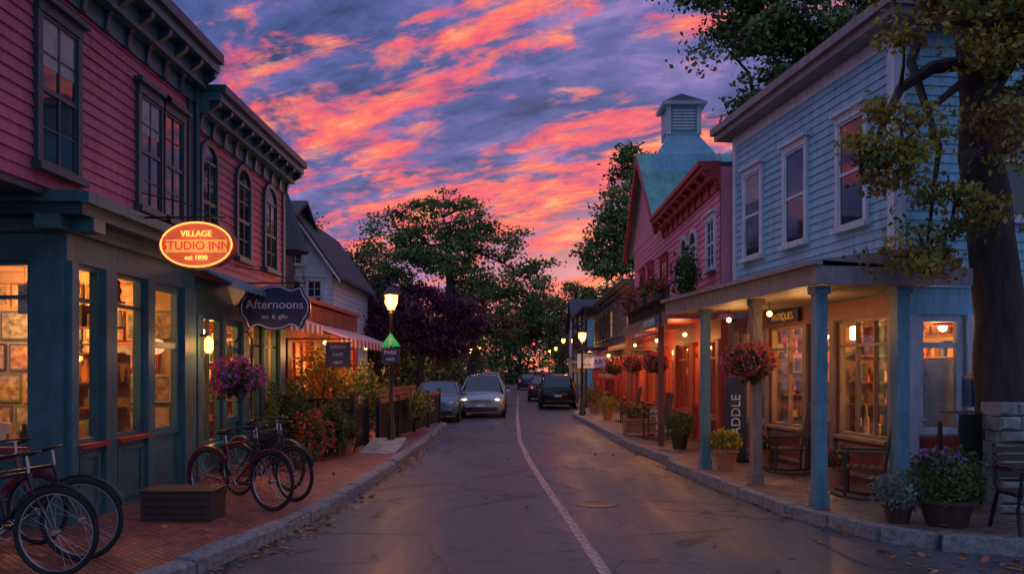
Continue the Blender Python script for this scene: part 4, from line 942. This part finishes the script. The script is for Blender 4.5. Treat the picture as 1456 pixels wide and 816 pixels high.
rocker(4.62, 11.3, math.radians(65)); rocker(4.45, 14.0, math.radians(80)); rocker(3.5, 27.2, math.radians(90)); rocker(3.3, 20.6, math.radians(95))
b = Obj('mailbox'); Fm = Fr((6.0, 11.35), (1, 0), (0, -1)); b.prism('box', mat('mailbox_blue', (.05, .12, .25), .4), Fm, [(0, 1.35), (.28, 1.35), (.28, 1.72), (.22, 1.8), (.06, 1.8), (0, 1.72)], -.12, .12)
b.box('label', M['white'], Fm, .04, .24, .12, .124, 1.5, 1.62); b.tube('post', M['black'], [Fm.P(.14, 0, .13), Fm.P(.14, 0, 1.36)], .03, 8); b.done()
b = Obj('menu_board'); Fm = Fr((5.35, 10.35), (.9, .3), (.3, -.9)); b.prism('board', M['black'], Fm, [(0, .2), (.42, .2), (.38, 1.3), (.04, 1.3)], -.015, .015); b.box('legs', M['darkwood'], Fm, .0, .04, -.3, -.26, .13, 1.2); b.box('legs', M['darkwood'], Fm, .38, .42, -.3, -.26, .13, 1.2); b.box('hinge', M['darkwood'], Fm, .0, .42, -.28, .015, 1.31, 1.33); b.done()
b = Obj('wooden_step'); F = Fr((-4.3, 9.55), (1, 0), (0, -1))
for i in range(4): b.box('front_boards', M['darkwood'], F, 0, .8, -.02, .0, .135 + i * .08, .135 + i * .08 + .072)
b.box('carcass', M['darkwood'], F, .01, .79, -.5, -.02, .135, .44)
for i in range(5): b.box('top_boards', M['darkwood'], F, -.02, .82, .02 - (i + 1) * .105, .02 - i * .105 - .008, .455, .48)
b.done()

# ------------------------------------------------------------------ bicycles
def bike(fx, fy, ang, m, R=.35, basket=False, z0=.13, fender=True):
    b = Obj('bicycle'); a = Vector((math.cos(ang), math.sin(ang), 0)); sd = Vector((-a.y, a.x, 0)); o0 = Vector((fx, fy, z0)) - a * 1.08
    def P(u, z, s=0): return tuple(o0 + a * u + sd * s + Vector((0, 0, z)))
    for u in (0, 1.08):
        b.torus('tyres', M['rubber'], P(u, R), sd, R - .022, .022, 40, 8); b.torus('rims', M['chrome'], P(u, R), sd, R - .05, .009, 40, 6)
        b.lathe('hubs', M['chrome'], P(u, R, -.04), [(.022, 0), (.022, .08)], 8, ax=sd)
        for k in range(24):
            t = 2 * math.pi * k / 24; b.tube('spokes', M['chrome'], [P(u, R, .02 if k % 2 else -.02), P(u + (R - .05) * math.cos(t), R + (R - .05) * math.sin(t))], .0016, 4, False)
        if fender: b.tube('fenders', m, [P(u + (R + .025) * math.cos(t), R + (R + .025) * math.sin(t)) for t in [math.radians(x) for x in range(20 if u else 40, 175 if u else 200, 12)]], .018, 6)
    bb = (.44, .29); st = (.32, .78); ht = (.84, .86); hb = (.88, .70)
    for p, q, r in ((bb, st, .017), (st, ht, .016), (bb, hb, .018), ((0, R), bb, .011), ((0, R), (.33, .7), .010), (ht, hb, .02), (hb, (.98, .52), .014), ((.98, .52), (1.08, R), .013)): b.tube('frame', m, [P(*p), P(*q)], r, 8)
    b.tube('seat_post', M['chrome'], [P(*st), P(.29, .9)], .012, 6); b.ball('saddle', M['black'], P(.27, .93), (.13, .09, .035), 12)
    b.tube('handlebar_stem', M['chrome'], [P(*ht), P(.82, 1.0)], .013, 6)
    b.tube('handlebar', M['black'], [P(.66, .98, -.28), P(.78, 1.02, -.24), P(.86, 1.03, -.1), P(.86, 1.03, .1), P(.78, 1.02, .24), P(.66, .98, .28)], .012, 8)
    for s in (-1, 1): b.tube('grips', M['black'], [P(.6, .97, .285 * s), P(.72, 1.0, .265 * s)], .017, 8)
    b.torus('chainring', M['chrome'], P(bb[0], bb[1], -.05), sd, .085, .006, 24, 5); b.tube('crank', M['chrome'], [P(bb[0] - .12, bb[1] - .1, -.09), P(bb[0], bb[1], -.07), P(bb[0], bb[1], .07), P(bb[0] + .12, bb[1] + .1, .09)], .01, 6)
    b.box('pedals', M['black'], Fr(P(bb[0] - .12, 0, 0), a, sd), -.04, .04, -.17, -.09, bb[1] - .11, bb[1] - .09); b.box('pedals', M['black'], Fr(P(bb[0] + .12, 0, 0), a, sd), -.04, .04, .09, .17, bb[1] + .09, bb[1] + .11)
    b.tube('kickstand', M['chrome'], [P(.2, .3), P(.22, .0, .16)], .008, 5)
    b.tube('chain', M['black'], [P(0, R + .04, -.05), P(bb[0], bb[1] + .085, -.05)], .005, 4); b.tube('chain', M['black'], [P(0, R - .04, -.05), P(bb[0], bb[1] - .085, -.05)], .005, 4)
    if basket:
        B0 = Fr(P(1.02, 0, 0), a, sd)
        for z in (.72, .80, .88, .96):
            q = .13 + (z - .72) * .15; pts = [(-q, -q * 1.2), (q, -q * 1.2), (q, q * 1.2), (-q, q * 1.2), (-q, -q * 1.2)]; b.tube('basket', M['black'], [B0.P(u, d, z) for u, d in pts], .005, 4)
        for i in range(9):
            for s in (-1, 1): t = -1 + i * .25; b.tube('basket', M['black'], [B0.P(.13 * t, .156 * s, .72), B0.P(.166 * t, .2 * s, .96)], .004, 4); b.tube('basket', M['black'], [B0.P(.13 * s, .156 * t, .72), B0.P(.166 * s, .2 * t, .96)], .004, 4)
    b.done()
rb = mat('bicycle_red_paint', (.22, .015, .025), .3, .1); bk = mat('bicycle_black_paint', (.015, .015, .02), .3, .1); wb = mat('bicycle_grey_paint', (.2, .2, .22), .3, .1)
bike(-3.85, 7.0, math.radians(-4), bk, .37); bike(-3.95, 7.6, math.radians(3), bk, .37); bike(-4.75, 8.3, math.radians(-12), rb, .35)
bike(-3.02, 10.25, math.radians(-28), rb, .36, True); bike(-2.95, 11.0, math.radians(-32), bk, .35, False); bike(-3.3, 12.0, math.radians(-35), wb, .35)

# ------------------------------------------------------------------ cars
carglass = mat('car_glass', (.015, .018, .022), .06, .1, spec=.9)
def car(x, y, face, paint, suv=False, lights=True, w=.84):
    """x centre, y of the end nearest the camera; face -1: nose toward camera, +1: nose away"""
    b = Obj('parked_car'); L = 4.35; hi = 1.62 if suv else 1.40
    S = [(0, .38, .58, .66, .64, .60), (.1, .24, .72, .78, .80, .72), (.45, .21, .80, w, .88, .76), (1.2, .2, .88, w, .97, .76), (1.95, .2, .92, w, hi - .03, .60), (2.6, .2, .93, w, hi, .62), (3.3, .2, .94, w, hi - .02, .61)]
    S += [(4.0, .2, .96, w, hi - .08, .60), (4.22, .24, .94, w * .98, 1.02, .72), (L, .36, .75, .74, .85, .68)] if suv else [(3.9, .21, .93, w, 1.04, .74), (4.25, .25, .86, .80, .96, .70), (L, .38, .7, .70, .75, .62)]
    tr = (lambda yy: y + yy) if face < 0 else (lambda yy: y + L - yy)
    ring = []
    for (yy, zb, zl, wl, zt, wt) in S:
        half = [(0, zb), (wl * .86, zb), (wl * .98, zb + .12), (wl, (zb + zl) / 2 + .05), (wl * .97, zl), (wt, zt - .045), (wt * .86, zt), (0, zt + .02)]
        ring.append([(x + px, tr(yy), pz) for px, pz in half] + [(x - px, tr(yy), pz) for px, pz in half[-2:0:-1]])
    n = len(ring[0]); body = []; gl = []
    vs = [v for r in ring for v in r]; ns = len(S); rearq = 6 if not suv else 7
    for i in range(ns - 1):
        for k in range(n):
            f = (i * n + k, i * n + (k + 1) % n, (i + 1) * n + (k + 1) % n, (i + 1) * n + k)
            side = k == 4 or k == n - 5; top = k in (5, 6, 7, 8)
            if (side and 3 <= i <= rearq) or (top and i in (3, rearq)): gl.append(f)
            else: body.append(f)
    body += [tuple(range(n)), tuple(range((ns - 1) * n, ns * n))]
    b.add('body', paint, vs, body, True); b.add('windows', carglass, vs, gl, True)
    for s in (-1, 1):
        b.tube('pillars', paint, [(x + s * w * .965, tr(1.2), .90), (x + s * .605, tr(1.95), hi - .06)], .028, 6); b.tube('pillars', paint, [(x + s * w * .975, tr(2.7), .93), (x + s * .625, tr(2.7), hi - .04)], .03, 6)
        for yy in (.82, 3.45):
            ax = (1, 0, 0)
            b.lathe('wheel_wells', M['rubber'], (x + s * (w - .1) - (0 if s > 0 else .115), tr(yy), .34), [(.37, 0), (.37, .115)], 24, ax=ax)
            b.torus('tyres', M['rubber'], (x + s * (w - .06), tr(yy), .32), ax, .25, .075, 24, 8); b.lathe('rims', M['chrome'], (x + s * (w - .03) - .02, tr(yy), .32), [(.19, 0), (.19, .04), (.05, .05)], 14, ax=ax)
        b.ball('headlights', M['carlight'] if lights else M['chrome'], (x + s * .58, tr(.1), .68), (.15, .07, .075), 12)
        b.ball('taillights', M['taillight'], (x + s * .64, tr(L - .1), .8), (.10, .09, .09), 12)
        b.ball('mirrors', paint, (x + s * (w + .09), tr(1.5), .98), (.10, .06, .07), 10)
        b.box('fog_lights', M['chrome'], Fr((x + s * .55, tr(.02)), (1, 0), (0, 1)), -.06, .06, -.03, .03, .42, .47)
    F = Fr((x, tr(0)), (1, 0), (0, 1)); F.d = Vector((0, -1 if face < 0 else 1, 0))
    for i in range(4): b.box('grille', M['black'] if i % 2 else M['chrome'], F, -.40, .40, -.05, .012, .56 + i * .035, .59 + i * .035)
    b.box('bumper', M['black'], F, -.62, .62, -.06, .02, .30, .42); b.box('plate', M['white'], F, -.17, .17, .02, .03, .44, .53)
    F2 = Fr((x, tr(L)), (1, 0), (0, 1)); F2.d = -F.d
    b.box('rear_bumper', M['black'], F2, -.62, .62, -.06, .03, .32, .46); b.box('rear_plate', M['white'], F2, -.17, .17, -.02, .012, .58, .68)
    if suv:
        for s in (-1, 1): b.tube('roof_rails', M['black'], [(x + s * .54, tr(2.0), hi + .02), (x + s * .56, tr(3.6), hi + .02)], .018, 6)
    b.done()
def paint(n, c): return mat(n, c, .25, .08, 2, metal=.3)
car(-1.50, 32.0, -1, paint('silver_paint', (.36, .39, .42)), suv=True, w=.90)
car(-3.0, 29.2, -1, paint('blue_grey_paint', (.14, .22, .30)), suv=False, lights=False)
car(-1.6, 41, -1, paint('grey_paint', (.2, .22, .25)), False, True); car(-2.0, 48, -1, paint('pale_paint', (.4, .42, .45)), True, False); car(-2.2, 56, -1, paint('dark_green_paint', (.04, .08, .06)), False, True)
car(1.75, 39, 1, paint('black_paint', (.02, .02, .025)), True, False); car(1.3, 48, 1, paint('charcoal_paint', (.04, .04, .05)), False, False); car(1.5, 58, 1, paint('maroon_paint', (.12, .02, .02)), False, False)
car(-2.4, 66, -1, paint('white_car_paint', (.5, .5, .5)), True, True); car(.6, 76, 1, paint('navy_paint', (.03, .04, .08)), False, False)

b = Obj('utility_wires')
for k in range(3):
    p = Vector((1.5, 90, 8.2 + k * .5)); q = Vector((4.6, 34, 6.5 + k * .35)); b.tube('wires', M['black'], [tuple(p.lerp(q, t / 10) - Vector((0, 0, .9 * (1 - (t / 5 - 1) ** 2)))) for t in range(11)], .014, 4)
b.done()

# ------------------------------------------------------------------ sky
w = bpy.data.worlds.new('World'); scene.world = w; w.use_nodes = True
nt = w.node_tree; L = nt.links; bg = nt.nodes['Background']; out = nt.nodes['World Output']
tc = nn(nt, 'ShaderNodeTexCoord'); sp = nn(nt, 'ShaderNodeSeparateXYZ'); L.new(tc.outputs['Generated'], sp.inputs[0])
def m_(op, a, b=None, c=None, clamp=False):
    n = nn(nt, 'ShaderNodeMath', operation=op); n.use_clamp = clamp
    for i, v in enumerate((a, b, c)):
        if v is None: continue
        if isinstance(v, (int, float)): n.inputs[i].default_value = v
        else: L.new(v, n.inputs[i])
    return n.outputs[0]
X, Y, Z = sp.outputs
zc = m_('ADD', m_('MAXIMUM', Z, 0), .16)
U = m_('DIVIDE', X, zc); V = m_('DIVIDE', Y, zc)
s_ = m_('SUBTRACT', m_('MULTIPLY', U, .84), m_('MULTIPLY', V, .54)); t_ = m_('ADD', m_('MULTIPLY', U, .54), m_('MULTIPLY', V, .84))
def sky_noise(ks, kt, off, scale, det, rough, dist):
    cb = nn(nt, 'ShaderNodeCombineXYZ'); L.new(m_('MULTIPLY', s_, ks), cb.inputs[0]); L.new(m_('MULTIPLY', t_, kt), cb.inputs[1]); cb.inputs[2].default_value = off
    n = nn(nt, 'ShaderNodeTexNoise', Scale=scale, Detail=det, Roughness=rough, Distortion=dist); L.new(cb.outputs[0], n.inputs['Vector']); return n.outputs['Fac']
def ramp(src, els):
    r = nn(nt, 'ShaderNodeValToRGB'); cr = r.color_ramp
    while len(cr.elements) < len(els): cr.elements.new(.5)
    for e, (p, c) in zip(cr.elements, els): e.position = p; e.color = c4(c)
    L.new(src, r.inputs[0]); return r.outputs[0]
def mixc(f, a, b):
    n = nn(nt, 'ShaderNodeMix', data_type='RGBA')
    if isinstance(f, (int, float)): n.inputs[0].default_value = f
    else: L.new(f, n.inputs[0])
    for i, v in ((6, a), (7, b)):
        if isinstance(v, tuple): n.inputs[i].default_value = c4(v)
        else: L.new(v, n.inputs[i])
    return n.outputs[2]
n1 = sky_noise(1.0, 2.1, 3.1, 2.1, 11.0, .62, .55); n2 = sky_noise(.9, 1.6, 9.4, 2.2, 9.0, .62, .4); n3 = sky_noise(1.6, 2.8, 17.0, 3.2, 8.0, .66, .3); n4 = sky_noise(.35, .8, 5.0, 1.4, 3.0, .5, .3)
n5 = sky_noise(2.2, 2.8, 22.0, 4.5, 7.0, .62, .5)
puff = m_('MULTIPLY', m_('SUBTRACT', n5, .5), .28)
base = ramp(m_('ADD', n2, puff), [(.36, (.030, .052, .16)), (.46, (.062, .095, .30)), (.56, (.13, .13, .39)), (.68, (.30, .21, .50))])
hor = ramp(m_('ADD', m_('MULTIPLY', X, .5), .5), [(.25, (.13, .11, .34)), (.40, (.26, .14, .40)), (.50, (.85, .26, .30)), (.56, (1.0, .36, .28)), (.75, (.85, .28, .25))])
hz = nn(nt, 'ShaderNodeMapRange', interpolation_type='SMOOTHSTEP'); L.new(Z, hz.inputs[0]); hz.inputs[1].default_value = .03; hz.inputs[2].default_value = .25; hz.inputs[3].default_value = .85; hz.inputs[4].default_value = 0
base = mixc(hz.outputs[0], base, hor)
mk = nn(nt, 'ShaderNodeMapRange', interpolation_type='SMOOTHSTEP')
L.new(m_('ADD', m_('ADD', n1, puff), m_('MULTIPLY', m_('SUBTRACT', n4, .5), .40)), mk.inputs[0]); mk.inputs[1].default_value = .465; mk.inputs[2].default_value = .60
front = m_('ADD', m_('MULTIPLY', Y, 1.3), .25, clamp=True)
pk = m_('MULTIPLY', mk.outputs[0], front)
pc_ = ramp(n3, [(.34, (.42, .08, .22)), (.45, (.88, .11, .17)), (.55, (1.0, .19, .13)), (.68, (1.0, .40, .22))])
col = mixc(pk, base, pc_)
up = nn(nt, 'ShaderNodeMapRange'); L.new(Z, up.inputs[0]); up.inputs[1].default_value = .45; up.inputs[2].default_value = .78
bk_ = m_('MULTIPLY', Y, -2.0, clamp=True)
f = m_('MAXIMUM', up.outputs[0], bk_)
col = mixc(f, col, (.28, .36, .70))
L.new(col, bg.inputs[0]); bg.inputs[1].default_value = 1.0
sky = nn(nt, 'ShaderNodeTexSky', sky_type='NISHITA'); sky.sun_disc = False; sky.sun_elevation = math.radians(2); sky.sun_rotation = math.radians(8)
bg2 = nn(nt, 'ShaderNodeBackground'); bg2.inputs[1].default_value = .012; L.new(sky.outputs[0], bg2.inputs[0])
ad = nn(nt, 'ShaderNodeAddShader'); L.new(bg.outputs[0], ad.inputs[0]); L.new(bg2.outputs[0], ad.inputs[1]); L.new(ad.outputs[0], out.inputs[0])
sl = bpy.data.lights.new('sun', 'SUN'); sl.energy = .2; sl.angle = math.radians(12); sl.color = (1, .5, .45)
so = bpy.data.objects.new('sun', sl); scene.collection.objects.link(so); so.rotation_euler = (math.radians(-86), 0, math.radians(-8))

# ------------------------------------------------------------------ camera
cd = bpy.data.cameras.new('camera'); cd.sensor_width = 36; cd.lens = 36 * 1200 / 1456; cd.shift_x = -12 / 1456; cd.shift_y = 117 / 1456; cd.clip_end = 2000
co = bpy.data.objects.new('camera', cd); co.location = (0, 0, 1.85); co.rotation_euler = (math.radians(90), 0, 0); scene.collection.objects.link(co); scene.camera = co
